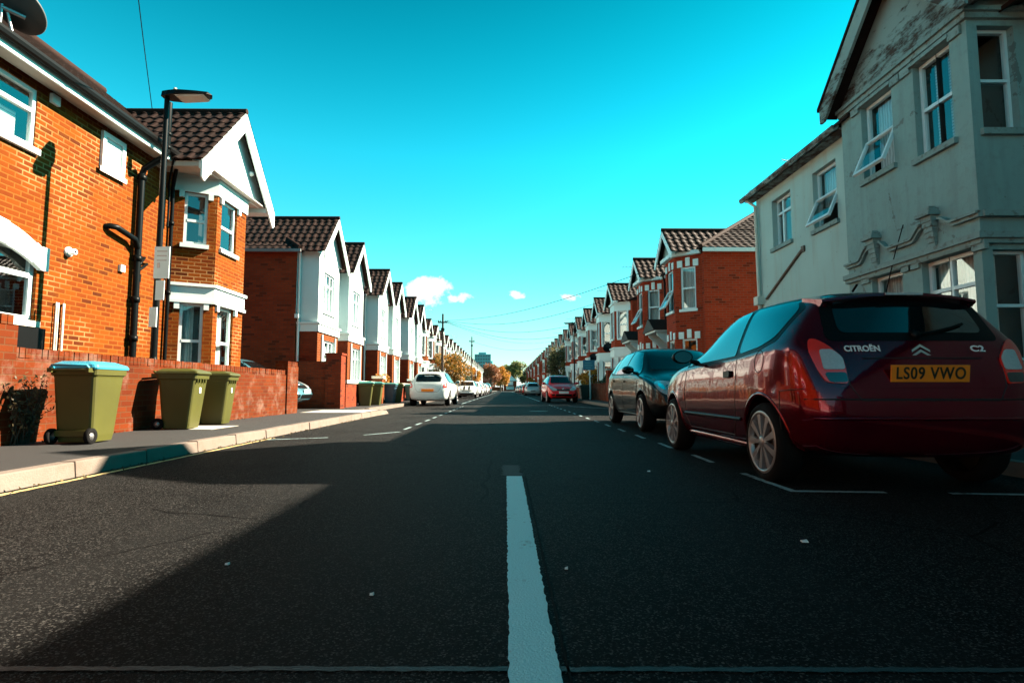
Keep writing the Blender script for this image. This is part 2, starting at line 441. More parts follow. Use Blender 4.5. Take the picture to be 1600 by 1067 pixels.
# ---------------------------------------------------------------- geometry helpers
class MB:
    """collects faces, then links them as one mesh object; sx=-1 mirrors x (houses on the other side of the street)"""
    def __init__(s, sx=1):
        s.v, s.f, s.mi, s.sm, s.sx = [], [], [], [], sx

    def add(s, pts, faces, m=0, smooth=False):
        o = len(s.v)
        s.v += [(p[0] * s.sx, p[1], p[2]) for p in pts]
        for f in faces:
            f = [o + i for i in f]
            s.f.append(f[::-1] if s.sx < 0 else f)
            s.mi.append(m)
            s.sm.append(smooth)

    def quad(s, a, b, c, d, m=0):
        s.add([a, b, c, d], [(0, 1, 2, 3)], m)

    def poly(s, pts, m=0):
        s.add(pts, [tuple(range(len(pts)))], m)

    def hexa(s, p, m=0):
        """8 points: bottom ring 0-3 counter-clockwise, top ring 4-7"""
        s.add(p, [(3, 2, 1, 0), (4, 5, 6, 7), (0, 1, 5, 4), (1, 2, 6, 5), (2, 3, 7, 6), (3, 0, 4, 7)], m)

    def box(s, x0, x1, y0, y1, z0, z1, m=0):
        s.hexa([(x0, y0, z0), (x1, y0, z0), (x1, y1, z0), (x0, y1, z0), (x0, y0, z1), (x1, y0, z1), (x1, y1, z1), (x0, y1, z1)], m)

    def wbox(s, p0, d, u0, u1, n0, n1, z0, z1, m=0, f=None):
        """box in wall coordinates: u along d from p0, n outward"""
        n = (d[1], -d[0])
        def P(u, q, z):
            if f:
                u, q, z = f(u, q, z)
            return (p0[0] + d[0] * u + n[0] * q, p0[1] + d[1] * u + n[1] * q, z)
        s.hexa([P(u0, n1, z0), P(u1, n1, z0), P(u1, n0, z0), P(u0, n0, z0), P(u0, n1, z1), P(u1, n1, z1), P(u1, n0, z1), P(u0, n0, z1)], m)

    def wquad(s, p0, d, u0, u1, q, z0, z1, m=0, f=None):
        n = (d[1], -d[0])
        def P(u, z):
            qq = q
            if f:
                u, qq, z = f(u, q, z)
            return (p0[0] + d[0] * u + n[0] * qq, p0[1] + d[1] * u + n[1] * qq, z)
        s.quad(P(u0, z0), P(u1, z0), P(u1, z1), P(u0, z1), m)

    def prism(s, poly, fn, a, b, m=0):
        """extrude 2-D polygon: fn(p, q, t) -> xyz, for t = a and b"""
        n = len(poly)
        pts = [fn(p, q, a) for p, q in poly] + [fn(p, q, b) for p, q in poly]
        s.add(pts, [tuple(range(n))[::-1], tuple(range(n, 2 * n))] + [(i, (i + 1) % n, n + (i + 1) % n, n + i) for i in range(n)], m)

    def wall(s, p0, p1, z0, z1, holes=(), depth=.1, m=0, mr=None, md=None, room=.35):
        """vertical wall sheet with window holes (u0,u1,z0,z1), their reveals, and a dark room behind each"""
        L = math.hypot(p1[0] - p0[0], p1[1] - p0[1])
        d = ((p1[0] - p0[0]) / L, (p1[1] - p0[1]) / L)
        us = sorted({0.0, L} | {h[0] for h in holes} | {h[1] for h in holes})
        zs = sorted({z0, z1} | {h[2] for h in holes} | {h[3] for h in holes})
        for i in range(len(us) - 1):
            for j in range(len(zs) - 1):
                cu, cz_ = (us[i] + us[i + 1]) / 2, (zs[j] + zs[j + 1]) / 2
                if any(h[0] < cu < h[1] and h[2] < cz_ < h[3] for h in holes):
                    continue
                s.wquad(p0, d, us[i], us[i + 1], 0, zs[j], zs[j + 1], m)
        n = (d[1], -d[0])
        def P(u, q, z):
            return (p0[0] + d[0] * u + n[0] * q, p0[1] + d[1] * u + n[1] * q, z)
        for (a, b, c, e) in holes:
            r = m if mr is None else mr
            for (A, B) in (((a, c), (b, c)), ((b, c), (b, e)), ((b, e), (a, e)), ((a, e), (a, c))):
                s.quad(P(A[0], 0, A[1]), P(B[0], 0, B[1]), P(B[0], -depth, B[1]), P(A[0], -depth, A[1]), r)
            if md is not None:
                s.wquad(p0, d, a - .05, b + .05, -depth - room, c - .05, e + .05, md)
        return d

    def tube(s, path, r, n=8, m=0, cap=True, smooth=True):
        path = [Vector(p) for p in path]
        rings = []
        up = None
        for i, p in enumerate(path):
            a = path[max(i - 1, 0)]
            b = path[min(i + 1, len(path) - 1)]
            t = (b - a).normalized()
            if up is None:
                up = Vector((0, 0, 1)) if abs(t.z) < .9 else Vector((1, 0, 0))
            x = t.cross(up).normalized()
            up = x.cross(t).normalized()
            rr = r[i] if isinstance(r, (list, tuple)) else r
            rings.append([p + x * rr * math.cos(k * 2 * math.pi / n) + up * rr * math.sin(k * 2 * math.pi / n) for k in range(n)])
        pts = [q for g in rings for q in g]
        fs = [(i * n + k, i * n + (k + 1) % n, (i + 1) * n + (k + 1) % n, (i + 1) * n + k) for i in range(len(path) - 1) for k in range(n)]
        s.add(pts, fs, m, smooth)
        if cap:
            s.add(rings[0], [tuple(range(n))[::-1]], m)
            s.add(rings[-1], [tuple(range(n))], m)

    def lathe(s, prof, c, axis='z', n=24, m=0, smooth=True):
        """prof: (radius, height) pairs revolved about the axis through c"""
        pts = []
        for (r, h) in prof:
            for k in range(n):
                a = 2 * math.pi * k / n
                u, v = r * math.cos(a), r * math.sin(a)
                pts.append((c[0] + (h if axis == 'x' else u), c[1] + (h if axis == 'y' else (u if axis == 'x' else v)), c[2] + (h if axis == 'z' else v)))
        fs = [(i * n + k, i * n + (k + 1) % n, (i + 1) * n + (k + 1) % n, (i + 1) * n + k) for i in range(len(prof) - 1) for k in range(n)]
        s.add(pts, fs, m, smooth)

    def leaves(s, c, rad, count, size, rnd, m=0, hollow=.35):
        for _ in range(count):
            while True:
                p = Vector((rnd.uniform(-1, 1), rnd.uniform(-1, 1), rnd.uniform(-1, 1)))
                if hollow < p.length <= 1:
                    break
            p = Vector((c[0] + p.x * rad[0], c[1] + p.y * rad[1], c[2] + p.z * rad[2]))
            a = Vector((rnd.gauss(0, 1), rnd.gauss(0, 1), rnd.gauss(0, 1))).normalized()
            b = a.orthogonal().normalized()
            b = Matrix.Rotation(rnd.uniform(0, 6.28), 3, a) @ b
            e = a.cross(b)
            k = size * rnd.uniform(.6, 1.35)
            s.add([p - b * k, p - e * k * .45, p + b * k, p + e * k * .45], [(0, 1, 2, 3)], m)

    def mesh(s, name, mats):
        me = bpy.data.meshes.new(name)
        me.from_pydata([tuple(v) for v in s.v], [], s.f)
        for mm in mats:
            me.materials.append(MATS[mm])
        me.polygons.foreach_set('material_index', s.mi)
        me.polygons.foreach_set('use_smooth', s.sm)
        me.update()
        return me

    def build(s, name, mats, parent=None, bevel=0.0, loc=None, weld=False):
        if isinstance(mats, str):
            mats = [mats]
        me = s.mesh(name, mats)
        if weld or bevel:
            bm = bmesh.new()
            bm.from_mesh(me)
            bmesh.ops.remove_doubles(bm, verts=bm.verts, dist=1e-5)
            bmesh.ops.recalc_face_normals(bm, faces=bm.faces)
            if bevel:
                es = [e for e in bm.edges if len(e.link_faces) == 2 and e.calc_face_angle(0) > .6]
                bmesh.ops.bevel(bm, geom=es, offset=bevel, segments=2, affect='EDGES', profile=.6)
            bm.to_mesh(me)
            bm.free()
        return link(name, me, parent, loc)


def link(name, me, parent=None, loc=None):
    o = bpy.data.objects.new(name, me)
    COL.objects.link(o)
    o.parent = parent
    if loc:
        o.location = loc
    return o


def tag(o, label=None, cat=None, group=None, kind=None):
    for k, v in (('label', label), ('category', cat), ('group', group), ('kind', kind)):
        if v:
            o[k] = v
    return o


def thing(name, label, cat, loc=(0, 0, 0), rz=0.0, group=None):
    o = bpy.data.objects.new(name, None)
    COL.objects.link(o)
    o.empty_display_size = .2
    o.location = loc
    o.rotation_euler = (0, 0, rz)
    return tag(o, label, cat, group)


def build_split(mb, name, mats, T, gap=.012):
    """pieces that do not touch become objects of their own"""
    if isinstance(mats, str):
        mats = [mats]
    par = list(range(len(mb.v)))
    def find(a):
        while par[a] != a:
            par[a] = par[par[a]]
            a = par[a]
        return a
    for f in mb.f:
        for i in f[1:]:
            par[find(i)] = find(f[0])
    box = {}
    for i, v in enumerate(mb.v):
        r = find(i)
        b = box.setdefault(r, [list(v), list(v)])
        for k in range(3):
            b[0][k] = min(b[0][k], v[k])
            b[1][k] = max(b[1][k], v[k])
    ids = list(box)
    gp = {r: r for r in ids}
    def g(a):
        while gp[a] != a:
            a = gp[a]
        return a
    for i, a in enumerate(ids):
        for b in ids[i + 1:]:
            if all(box[a][0][k] - gap <= box[b][1][k] and box[b][0][k] - gap <= box[a][1][k] for k in range(3)):
                gp[g(a)] = g(b)
    out = []
    for r in sorted({g(a) for a in ids}):
        m2 = MB()
        for f, m, sm in zip(mb.f, mb.mi, mb.sm):
            if g(find(f[0])) == r:
                m2.add([mb.v[i] for i in f], [tuple(range(len(f)))], m, sm)
        out.append(m2.build(name, mats, T, weld=True))
    return out


def copy_tree(o, parent=None):
    c = o.copy()
    COL.objects.link(c)
    c.parent = parent
    for ch in list(o.children):
        copy_tree(ch, c)
    return c


ORD = 'first second third fourth fifth sixth seventh eighth ninth tenth eleventh twelfth'.split()


def text_mesh(txt, size, extrude=.002, bold=0.0, spacing=1.0):
    cu = bpy.data.curves.new('lettering', 'FONT')
    cu.body = txt
    cu.size = size
    cu.extrude = extrude
    cu.offset = bold
    cu.space_character = spacing
    cu.align_x = 'CENTER'
    cu.align_y = 'CENTER'
    o = bpy.data.objects.new('lettering', cu)
    COL.objects.link(o)
    dg = bpy.context.evaluated_depsgraph_get()
    me = bpy.data.meshes.new_from_object(o.evaluated_get(dg))
    bpy.data.objects.remove(o)
    bpy.data.curves.remove(cu)
    return me


def tiles(p0, u, v, U, V, clips=(), course=.255, width=.235, seg=6, wave=.024, step=.022, sx=1):
    """a tiled roof slope as real interlocking tiles. p0: eave corner, u: along the eave, v: up the slope; clips: (point, normal) keeps the side the normal points from"""
    p0, u, v = Vector(p0), Vector(u).normalized(), Vector(v).normalized()
    n = u.cross(v)
    if n.z < 0:
        n = -n
    mb = MB(sx)
    rows = int(math.ceil(V / course))
    cols = int(math.ceil(U / width))
    for r in range(rows):
        off = (r % 2) * .12
        for c in range(-1, cols + 1):
            pts = []
            for k in range(seg + 1):
                uu = (c + off + k / seg) * width
                ph = k / seg
                h = wave * (math.sin(math.pi * min(1, ph / .62)) if ph < .62 else -.25 * math.sin(math.pi * (ph - .62) / .38))
                a = p0 + u * uu + v * (r * course - .01)
                b = p0 + u * uu + v * min((r + 1) * course + .01, V + .02)
                pts += [a + n * (h + step - .022), a + n * (h + step), b + n * h * .9]
            fs = []
            for k in range(seg):
                i, j = k * 3, k * 3 + 3
                fs += [(i, j, j + 1, i + 1), (i + 1, j + 1, j + 2, i + 2)]
            mb.add(pts, fs, 0, False)
    me = mb.mesh('roof_slope', ['roof_tile'])
    bm = bmesh.new()
    bm.from_mesh(me)
    cl = list(clips) + [(p0, -u), (p0 + u * U, u)]
    for (pt, nn) in cl:
        pt, nn = Vector(pt), Vector(nn)
        if sx < 0:
            pt, nn = Vector((-pt.x, pt.y, pt.z)), Vector((-nn.x, nn.y, nn.z))
        g = list(bm.verts) + list(bm.edges) + list(bm.faces)
        bmesh.ops.bisect_plane(bm, geom=g, plane_co=pt, plane_no=nn, clear_outer=True)
    bm.to_mesh(me)
    bm.free()
    return me


def merge(name, meshes, parent=None):
    """join several meshes (same coordinates) into one object"""
    mats, bm = [], bmesh.new()
    for me in meshes:
        mp = []
        for mm in me.materials:
            if mm not in mats:
                mats.append(mm)
            mp.append(mats.index(mm))
        k = len(bm.faces)
        bm.from_mesh(me)
        bm.faces.ensure_lookup_table()
        for f in bm.faces[k:]:
            f.material_index = mp[f.material_index] if mp else 0
    out = bpy.data.meshes.new(name)
    bm.to_mesh(out)
    bm.free()
    for mm in mats:
        out.materials.append(mm)
    return link(name, out, parent)


def flatten(root, name):
    """one mesh from a thing with parts, for copies too small to show their parts"""
    mats, bm = [], bmesh.new()
    def rec(o, M):
        if o.type == 'MESH':
            k = len(bm.faces)
            tmp = o.data.copy()
            tmp.transform(M)
            mp = []
            for mm in tmp.materials:
                if mm not in mats:
                    mats.append(mm)
                mp.append(mats.index(mm))
            bm.from_mesh(tmp)
            bm.faces.ensure_lookup_table()
            for f in bm.faces[k:]:
                f.material_index = mp[f.material_index] if f.material_index < len(mp) else 0
            bpy.data.meshes.remove(tmp)
        for ch in o.children:
            rec(ch, M @ ch.matrix_basis)
    rec(root, Matrix.Identity(4))
    me = bpy.data.meshes.new(name)
    bm.to_mesh(me)
    bm.free()
    for mm in mats:
        me.materials.append(mm)
    return me


def window(T, p0, d, u0, u1, z0, z1, inset=.07, vs=(), hs=(), fill=None, sx=1, fw=.055, sill='cream_stone', sash=None, bars=None, fillspan=(0, 1, 0, 1), pane='glass'):
    """a white frame set into a wall hole, with its pane, curtain or blind and sill as sub-parts; vs, hs: mullions and transoms as fractions"""
    f = MB(sx)
    a, b = -inset - .06, -inset
    zb = z0
    if sash:
        zb = z0 + (z1 - z0) * sash[0]
    f.wbox(p0, d, u0, u0 + fw, a, b, z0, z1)
    f.wbox(p0, d, u1 - fw, u1, a, b, z0, z1)
    f.wbox(p0, d, u0 + fw, u1 - fw, a, b, z0, z0 + fw)
    f.wbox(p0, d, u0 + fw, u1 - fw, a, b, z1 - fw, z1)
    for x in vs:
        c = u0 + (u1 - u0) * x
        f.wbox(p0, d, c - fw * .5, c + fw * .5, a, b + .003, z0 + fw, z1 - fw)
    for y in hs:
        c = z0 + (z1 - z0) * y
        f.wbox(p0, d, u0 + fw, u1 - fw, a, b + .006, c - fw * .5, c + fw * .5)
    for (x0, x1, y) in bars or ():
        c = z0 + (z1 - z0) * y
        f.wbox(p0, d, u0 + (u1 - u0) * x0, u0 + (u1 - u0) * x1, a, b + .006, c - fw * .5, c + fw * .5)
    o = f.build('window', 'upvc', T)
    g = MB(sx)
    g.wquad(p0, d, u0 + fw * .5, u1 - fw * .5, -inset - .03, zb + fw * .5, z1 - fw * .5)
    g.build('pane', pane, o)
    if sash:
        h, ang = zb, sash[1]
        def tilt(u, q, z):
            dz, dq = z - h, q - b
            return (u, b + dq * math.cos(ang) - dz * math.sin(ang), h + dz * math.cos(ang) + dq * math.sin(ang))
        k = MB(sx)
        zz0 = z0 + .01
        k.wbox(p0, d, u0, u0 + fw, b, b + .05, zz0, h, 0, tilt)
        k.wbox(p0, d, u1 - fw, u1, b, b + .05, zz0, h, 0, tilt)
        k.wbox(p0, d, u0 + fw, u1 - fw, b, b + .05, zz0, zz0 + fw, 0, tilt)
        k.wbox(p0, d, u0 + fw, u1 - fw, b, b + .05, h - fw, h, 0, tilt)
        k.build('opened_sash', 'upvc', o)
        k = MB(sx)
        k.wquad(p0, d, u0 + fw * .5, u1 - fw * .5, b + .025, zz0 + fw * .5, h - fw * .5, 0, tilt)
        k.build('pane', 'glass', o)
    if fill:
        c = MB(sx)
        q = -inset - .16
        a0, a1, b0, b1 = fillspan
        fu = lambda x: u0 + (u1 - u0) * x
        n = 10 if fill == 'curtain' else 1
        for i in range(n):
            x0, x1 = a0 + (a1 - a0) * i / n, a0 + (a1 - a0) * (i + 1) / n
            q0, q1 = (q + .02 * math.cos(i * 2.3), q + .02 * math.cos((i + 1) * 2.3)) if n > 1 else (q, q)
            nn = (d[1], -d[0])
            P = lambda u, qq, z: (p0[0] + d[0] * u + nn[0] * qq, p0[1] + d[1] * u + nn[1] * qq, z)
            za, zc = z0 + (z1 - z0) * b0, z0 + (z1 - z0) * b1
            c.quad(P(fu(x0), q0, za), P(fu(x1), q1, za), P(fu(x1), q1, zc), P(fu(x0), q0, zc))
        c.build(fill, fill, o)
    if sill:
        k = MB(sx)
        k.wbox(p0, d, u0 - .05, u1 + .05, -inset, .06, z0 - .085, z0 - .002)
        k.build('sill', sill, o)
    return o
# ---------------------------------------------------------------- the setting: ground, road, pavements, kerbs, markings
def struct(name, mb, mats, **kw):
    o = mb.build(name, mats, **kw)
    o['kind'] = 'structure'
    return o


mb = MB()
mb.quad((-1600, -400, -.03), (1600, -400, -.03), (1600, 2600, -.03), (-1600, 2600, -.03))
struct('ground', mb, 'ground_earth')
mb = MB()
mb.quad((-4.6, -30, 0), (4.2, -30, 0), (4.2, 296, 0), (-4.6, 296, 0))
struct('road', mb, 'asphalt')
mb = MB()
mb.box(-6.9, -3.545, -30, 16.2, -.02, .115)
mb.box(-6.9, -4.325, 16.2, 290, -.02, .115)
struct('pavement', mb, 'tarmac_path')
mb = MB()
mb.box(4.175, 7.4, -30, 290, -.02, .115)
struct('pavement', mb, 'tarmac_path')
rk = random.Random(3)
mb = MB()
y = -8.0
while y < 15.2:                         # kerb stones, each with its own slight tilt
    e = y + .90
    j = rk.uniform(-.006, .006)
    k = rk.uniform(-.006, .006)
    x0, x1, z1 = -3.545, -3.42, .12
    mb.hexa([(x0, y + .006, -.02), (x1 + .015 + j, y + .006, -.02), (x1 + .015 + j, e - .006, -.02), (x0, e - .006, -.02),
             (x0, y + .006, z1 + k), (x1 + j, y + .006, z1 + k), (x1 + j, e - .006, z1 - k), (x0, e - .006, z1 - k)])
    y = e
struct('kerb', mb, 'kerb_stone', bevel=.012)
mb = MB()
mb.hexa([(-4.325, 16.2, -.02), (-3.40, 15.22, -.02), (-3.36, 16.5, -.02), (-4.2, 17.6, -.02), (-4.325, 16.2, .12), (-3.42, 15.22, .12), (-3.42, 16.4, .10), (-4.2, 17.5, .10)])
mb.box(-4.325, -4.2, 17.6, 290, -.02, .12)
mb.box(4.05, 4.175, -30, 290, -.02, .12)
struct('kerb', mb, 'kerb_stone')
mb = MB()
mb.box(-4.9, -4.25, 8.3, 9.15, .10, .1185)      # pale flags set into the path
mb.box(-5.15, -3.6, 14.3, 16.1, .10, .119)
struct('path', mb, 'concrete_slab')


def strip(pts, wd, z, jag=0.0, step=.03, rnd=random.Random(5)):
    """painted line along pts as a thin sheet with frayed edges"""
    mb = MB()
    for (a, b) in zip(pts, pts[1:]):
        a, b = Vector((*a, z)), Vector((*b, z))
        L = (b - a).length
        t = (b - a) / L
        n = Vector((-t.y, t.x, 0))
        k = max(1, int(L / step)) if jag else 1
        k = min(k, 260)
        prev = None
        for i in range(k + 1):
            p = a + t * L * i / k
            cur = (p + n * (wd / 2 + rnd.uniform(-jag, jag)), p - n * (wd / 2 + rnd.uniform(-jag, jag)))
            if prev:
                mb.quad(prev[1], cur[1], cur[0], prev[0])
            prev = cur
    return mb


def mark(name, pts, wd, m, z=.004, jag=0.0, step=.03):
    return struct(name, strip(pts, wd, z, jag, step), m)


mark('line_marking', [(.072, -.5), (.070, 4.58)], .124, 'line_white', .006, .0035, .022)
mark('road_patch', [(.05, 4.62), (.05, 5.25)], .16, 'patch_old', .004, .02)
mark('tar_seam', [(.155, -.5), (.158, 4.6)], .008, 'tar', .003, .002)
mark('road_seam', [(-3.2, 1.50), (-.4, 1.47), (.9, 1.45), (3.3, 1.42)], .022, 'line_ghost', .003, .004)
# the parking bays on the right
bays = MB()
parts = [strip([(1.955, 3.90), (1.955, 4.72)], .055, .004, .004)]
yy_ = 5.42
while yy_ < 26:
    parts.append(strip([(1.96, yy_), (1.98, yy_ + .62)], .055, .004, .004))
    yy_ += 1.32
parts.append(strip([(1.93, 3.90), (2.55, 3.84)], .055, .0045, .004))
parts.append(strip([(2.95, 3.80), (4.02, 3.68)], .055, .0045, .004))
for q in parts:
    bays.add(q.v, q.f)
struct('bay_marking', bays, 'line_worn')
mark('bay_marking', [(1.98, 33), (2.0, 60)], .07, 'line_worn')
mark('bay_marking', [(1.98, 62), (2.0, 180)], .08, 'line_worn')
mark('bay_marking', [(2.6, 23.5), (3.9, 20.2)], .09, 'line_worn')
# left-hand bays and the faded line along the gutter
mark('bay_marking', [(-3.3, 7.9), (-2.55, 8.25)], .06, 'line_worn', .004, .005)
mark('bay_marking', [(-2.15, 8.7), (-1.72, 9.35)], .06, 'line_worn', .004, .005)
lb = MB()
yy_ = 9.9
while yy_ < 24:
    q = strip([(-1.75, yy_), (-1.74, yy_ + .6)], .055, .004, .004)
    lb.add(q.v, q.f)
    yy_ += 1.3
struct('bay_marking', lb, 'line_worn')
mark('bay_marking', [(-2.1, 27), (-2.1, 150)], .07, 'line_worn')
mark('gutter_line', [(-3.30, -4), (-3.30, 8.2)], .055, 'line_yellow', .004, .006)
mb = MB()
mb.lathe([(0, .006), (.27, .006), (.30, .004), (.31, -.01)], (1.05, 18.2, 0), n=28)
tag(mb.build('manhole_cover', 'iron_cover'), 'round iron manhole cover in the road on the sunlit band', 'manhole cover')

# ---------------------------------------------------------------- brick house with the gabled bay, left
def rebase(T, loc):
    T.location = loc
    for c in T.children:
        c.location = (-loc[0], -loc[1], -loc[2])


def gable_roof(T, xf, xb, yc, half, ze, za, barge='white_trim', bw=.22, sx=1, tym=None, tym_x=None, thick=.10, tile=True, back_clip=None):
    """gable facing +x: tiled slopes, barge boards, tympanum"""
    sl = za - ze
    L = math.hypot(half, sl)
    ms = []
    for sgn in (-1, 1):
        p0 = (xf, yc - half, ze) if sgn < 0 else (xb, yc + half, ze)
        u = (-1, 0, 0) if sgn < 0 else (1, 0, 0)
        v = (0, half / L, sl / L) if sgn < 0 else (0, -half / L, sl / L)
        cl = []
        if back_clip:
            cl.append(back_clip)
        ms.append(tiles(p0, u, v, xf - xb, L, cl, sx=sx))
    # the underlay so that no light comes through, and the ridge
    m2 = MB(sx)
    e = .02
    n_ = (xf - .02)
    m2.quad((n_, yc - half, ze - e), (xb, yc - half, ze - e), (xb, yc, za - e), (n_, yc, za - e))
    m2.quad((n_, yc + half, ze - e), (xb, yc + half, ze - e), (xb, yc, za - e), (n_, yc, za - e))
    m2.tube([(xf + .01, yc, za + .02), (xb, yc, za + .02)], .065, 8)
    ms.append(m2.mesh('roof', ['roof_old']))
    roof = merge('roof', ms, T)
    b = MB(sx)
    for sgn in (-1, 1):
        fn = lambda p, q, t_: (t_, yc + sgn * p, q)
        dz = bw / math.cos(math.atan2(sl, half))
        b.prism([(0, za - .015), (half + .03, ze - .03), (half + .03, ze - .03 - dz * .75), (half - .06, ze - dz + .02), (0, za - dz)], fn, xf - .035, xf + (.003 if sgn > 0 else 0))
    b.build('bargeboard', barge, T)
    if tym:
        g = MB(sx)
        tx = tym_x if tym_x is not None else xf - .2
        s_ = sl / half
        g.prism([(-half + .02, ze - .02), (half - .02, ze - .02), (0, za - .04)], lambda p, q, t_: (t_, yc + p, q), tx - .04, tx)
        g.build('gable_wall', tym, T)
    return roof


def band(mb, pts, z0, z1, n0, n1, m=0):
    """moulding that runs round a chain of wall points, mitred"""
    P = [Vector(p) for p in pts]
    off = []
    for i, p in enumerate(P):
        ns = []
        for a, b in ((i - 1, i), (i, i + 1)):
            if a >= 0 and b < len(P):
                t = (P[b] - P[a]).normalized()
                ns.append(Vector((t.y, -t.x)))
        n = sum(ns, Vector((0, 0)))
        n /= n.length
        k = 1 / max(.4, n.dot(ns[0]))
        off.append((p + n * n0 * k, p + n * n1 * k))
    for i in range(len(P) - 1):
        a0, a1 = off[i]
        b0, b1 = off[i + 1]
        mb.hexa([(a1.x, a1.y, z0), (b1.x, b1.y, z0), (b0.x, b0.y, z0), (a0.x, a0.y, z0), (a1.x, a1.y, z1), (b1.x, b1.y, z1), (b0.x, b0.y, z1), (a0.x, a0.y, z1)], m)


T = thing('brick_house', 'orange brick house with long plain side wall and gabled two-storey bay, nearest on the left', 'house')
XW = -6.75
N0 = -9.0
wl = MB()
h1 = [(6.0 - N0, 7.92 - N0, 4.12, 4.98), (9.2 - N0, 9.76 - N0, 4.38, 5.0), (6.35 - N0, 8.12 - N0, 1.66, 2.70), (3.2 - N0, 4.9 - N0, 4.12, 4.98), (2.0 - N0, 4.0 - N0, 1.66, 2.70)]
d = wl.wall((XW, N0), (XW, 11.3), 0, 5.25, h1, .10, 0, 0, 1)
bayp = [(XW, 11.3), (-6.05, 11.68), (-6.05, 12.98), (XW, 13.36)]
wl.wall((XW, 13.36), (XW, 13.6), 0, 5.25)
wl.wall((XW, 13.6), (-13.5, 13.6), 0, 5.25)
wl.wall((-13.5, 13.6), (-13.5, N0), 0, 5.25)
wl.wall((-13.5, N0), (XW, N0), 0, 5.25)
wl.build('wall', ['brick_orange', 'room_dark'], T)
by = MB()
lc = math.hypot(.70, .38)
cantw = [(.20, .62, 3.66, 4.74), (.20, .62, 1.02, 2.44)]
frontw = [(.18, .86, 3.66, 4.74), (.18, .86, 1.02, 2.44)]
dirs = []
for i in range(3):
    hs_ = cantw if i == 0 else (frontw if i == 1 else [])
    dirs.append(by.wall(bayp[i], bayp[i + 1], 0, 5.55, hs_, .10, 0, 0, 1))
by.build('bay', ['brick_orange', 'room_dark'], T)
tr_ = MB()
for (z0, z1, n1) in ((2.50, 2.78, .03), (2.78, 2.84, .075), (2.44, 2.50, .06), (4.74, 5.04, .03), (5.04, 5.09, .05)):
    band(tr_, bayp, z0, z1, -.02, n1)
for i, hs_ in ((0, cantw), (1, frontw)):
    for (a, b, z0, z1) in hs_:
        for (p, q) in ((a - .10, a - .005), (b + .005, b + .10)):
            tr_.wbox(bayp[i], dirs[i], p, q, -.02, .05, z1 - .13, z1 - .005)
build_split(tr_, 'stone_band', 'white_trim', T)
for i, hs_ in ((0, cantw), (1, frontw)):
    for k, (a, b, z0, z1) in enumerate(hs_):
        window(T, bayp[i], dirs[i], a, b, z0, z1, .05, (), (.46,), 'curtain' if k == 1 else None, sill='white_trim', fillspan=(0, 1, .0, .9) if i else (0, .6, 0, 1))
p0 = (XW, N0)
h = h1[0]
o = window(T, p0, d, *h, .02, (.66,), (), 'blind', bars=[(.69, .97, .62)], sill='upvc', fillspan=(.66, .93, .05, .55))
h = h1[1]
window(T, p0, d, *h, -.05, (), (), None, sill='cream_stone', fw=.075, pane='frosted')
h = h1[2]
window(T, p0, d, *h, .05, (.62,), (.62,), None, fw=.07)
h = h1[3]
window(T, p0, d, *h, .02, (.5,), (.62,), None)
h = h1[4]
window(T, p0, d, *h, .05, (.5,), (.62,), None)
# arched white lintel with stepped ends over the lower window
for c0 in (7.235, 3.0):
    lt = MB()
    hw = .885 if c0 > 5 else 1.0
    lo, hi = [], []
    for k in range(13):
        a = -1 + 2 * k / 12
        lo.append((c0 + a * hw, 2.40 + .26 * (1 - a * a)))
    for k in range(13):
        a = 1 - 2 * k / 12
        hi.append((c0 + a * (hw + .04), 2.69 + .29 * (1 - a * a)))
    for k in range(12):
        q = [lo[k], lo[k + 1], hi[11 - k], hi[12 - k]]
        lt.prism(q, lambda p, q_, t_: (t_, p, q_), XW + .003, XW + .055 + (.02 if k in (0, 4, 5, 6, 7, 11) else 0))
    lt.box(XW + .003, XW + .07, c0 + hw - .02, c0 + hw + .12, 2.40, 2.74)
    lt.box(XW + .003, XW + .07, c0 - hw - .12, c0 - hw + .02, 2.40, 2.74)
    lt.build('lintel', 'white_paint', T)
# eaves of the long wall: soffit, fascia, gutter, then the tiled slope
ev = MB()
ev.box(XW + .004, -6.46, N0, 10.72, 5.11, 5.15, 1)
ev.box(-6.46, -6.43, N0, 10.72, 5.06, 5.25, 0)
ev.build('fascia', ['white_trim', 'soffit_board'], T)
gt = MB()
prof = [(-6.43, 5.26), (-6.43, 5.20), (-6.405, 5.165), (-6.36, 5.155), (-6.325, 5.175), (-6.31, 5.22), (-6.31, 5.26), (-6.325, 5.26), (-6.33, 5.2), (-6.42, 5.2)]
gt.prism(prof, lambda p, q, t_: (p, t_, q), N0, 10.80)
gt.build('gutter', 'black_plastic', T)
rf = MB()
slope = .775
zr = 5.26 + slope * 3.75
rm = [tiles((-6.38, 1.0, 5.26), (0, 1, 0), (-1, 0, slope), 12.75, math.hypot(3.75, 3.75 * slope), course=.17, width=.17, seg=3, wave=.004, step=.016)]
rf.quad((-6.40, N0, 5.23), (-6.40, 13.75, 5.23), (-10.13, 13.75, zr - .03), (-10.13, N0, zr - .03))
rf.quad((-13.9, N0, 5.23), (-13.9, 13.75, 5.23), (-10.13, 13.75, zr - .03), (-10.13, N0, zr - .03))
rf.poly([(-6.5, 13.6, 5.23), (-13.8, 13.6, 5.23), (-10.13, 13.6, zr - .05)])
rf.tube([(-10.13, N0, zr), (-10.13, 13.78, zr)], .1, 8)
rm.append(rf.mesh('roof', ['roof_old']))
merge('roof', rm, T)
gable_roof(T, -5.80, -8.7, 12.27, 1.66, 5.10, 6.86, bw=.30, tym='white_paint', tym_x=-6.0)
ev = MB()           # boxed eaves returns beside the gable and the soffit over the bay
ev.box(-6.74, -5.85, 10.66, 10.98, 4.98, 5.085, 1)
ev.box(-5.90, -5.835, 10.63, 10.98, 4.93, 5.08, 0)
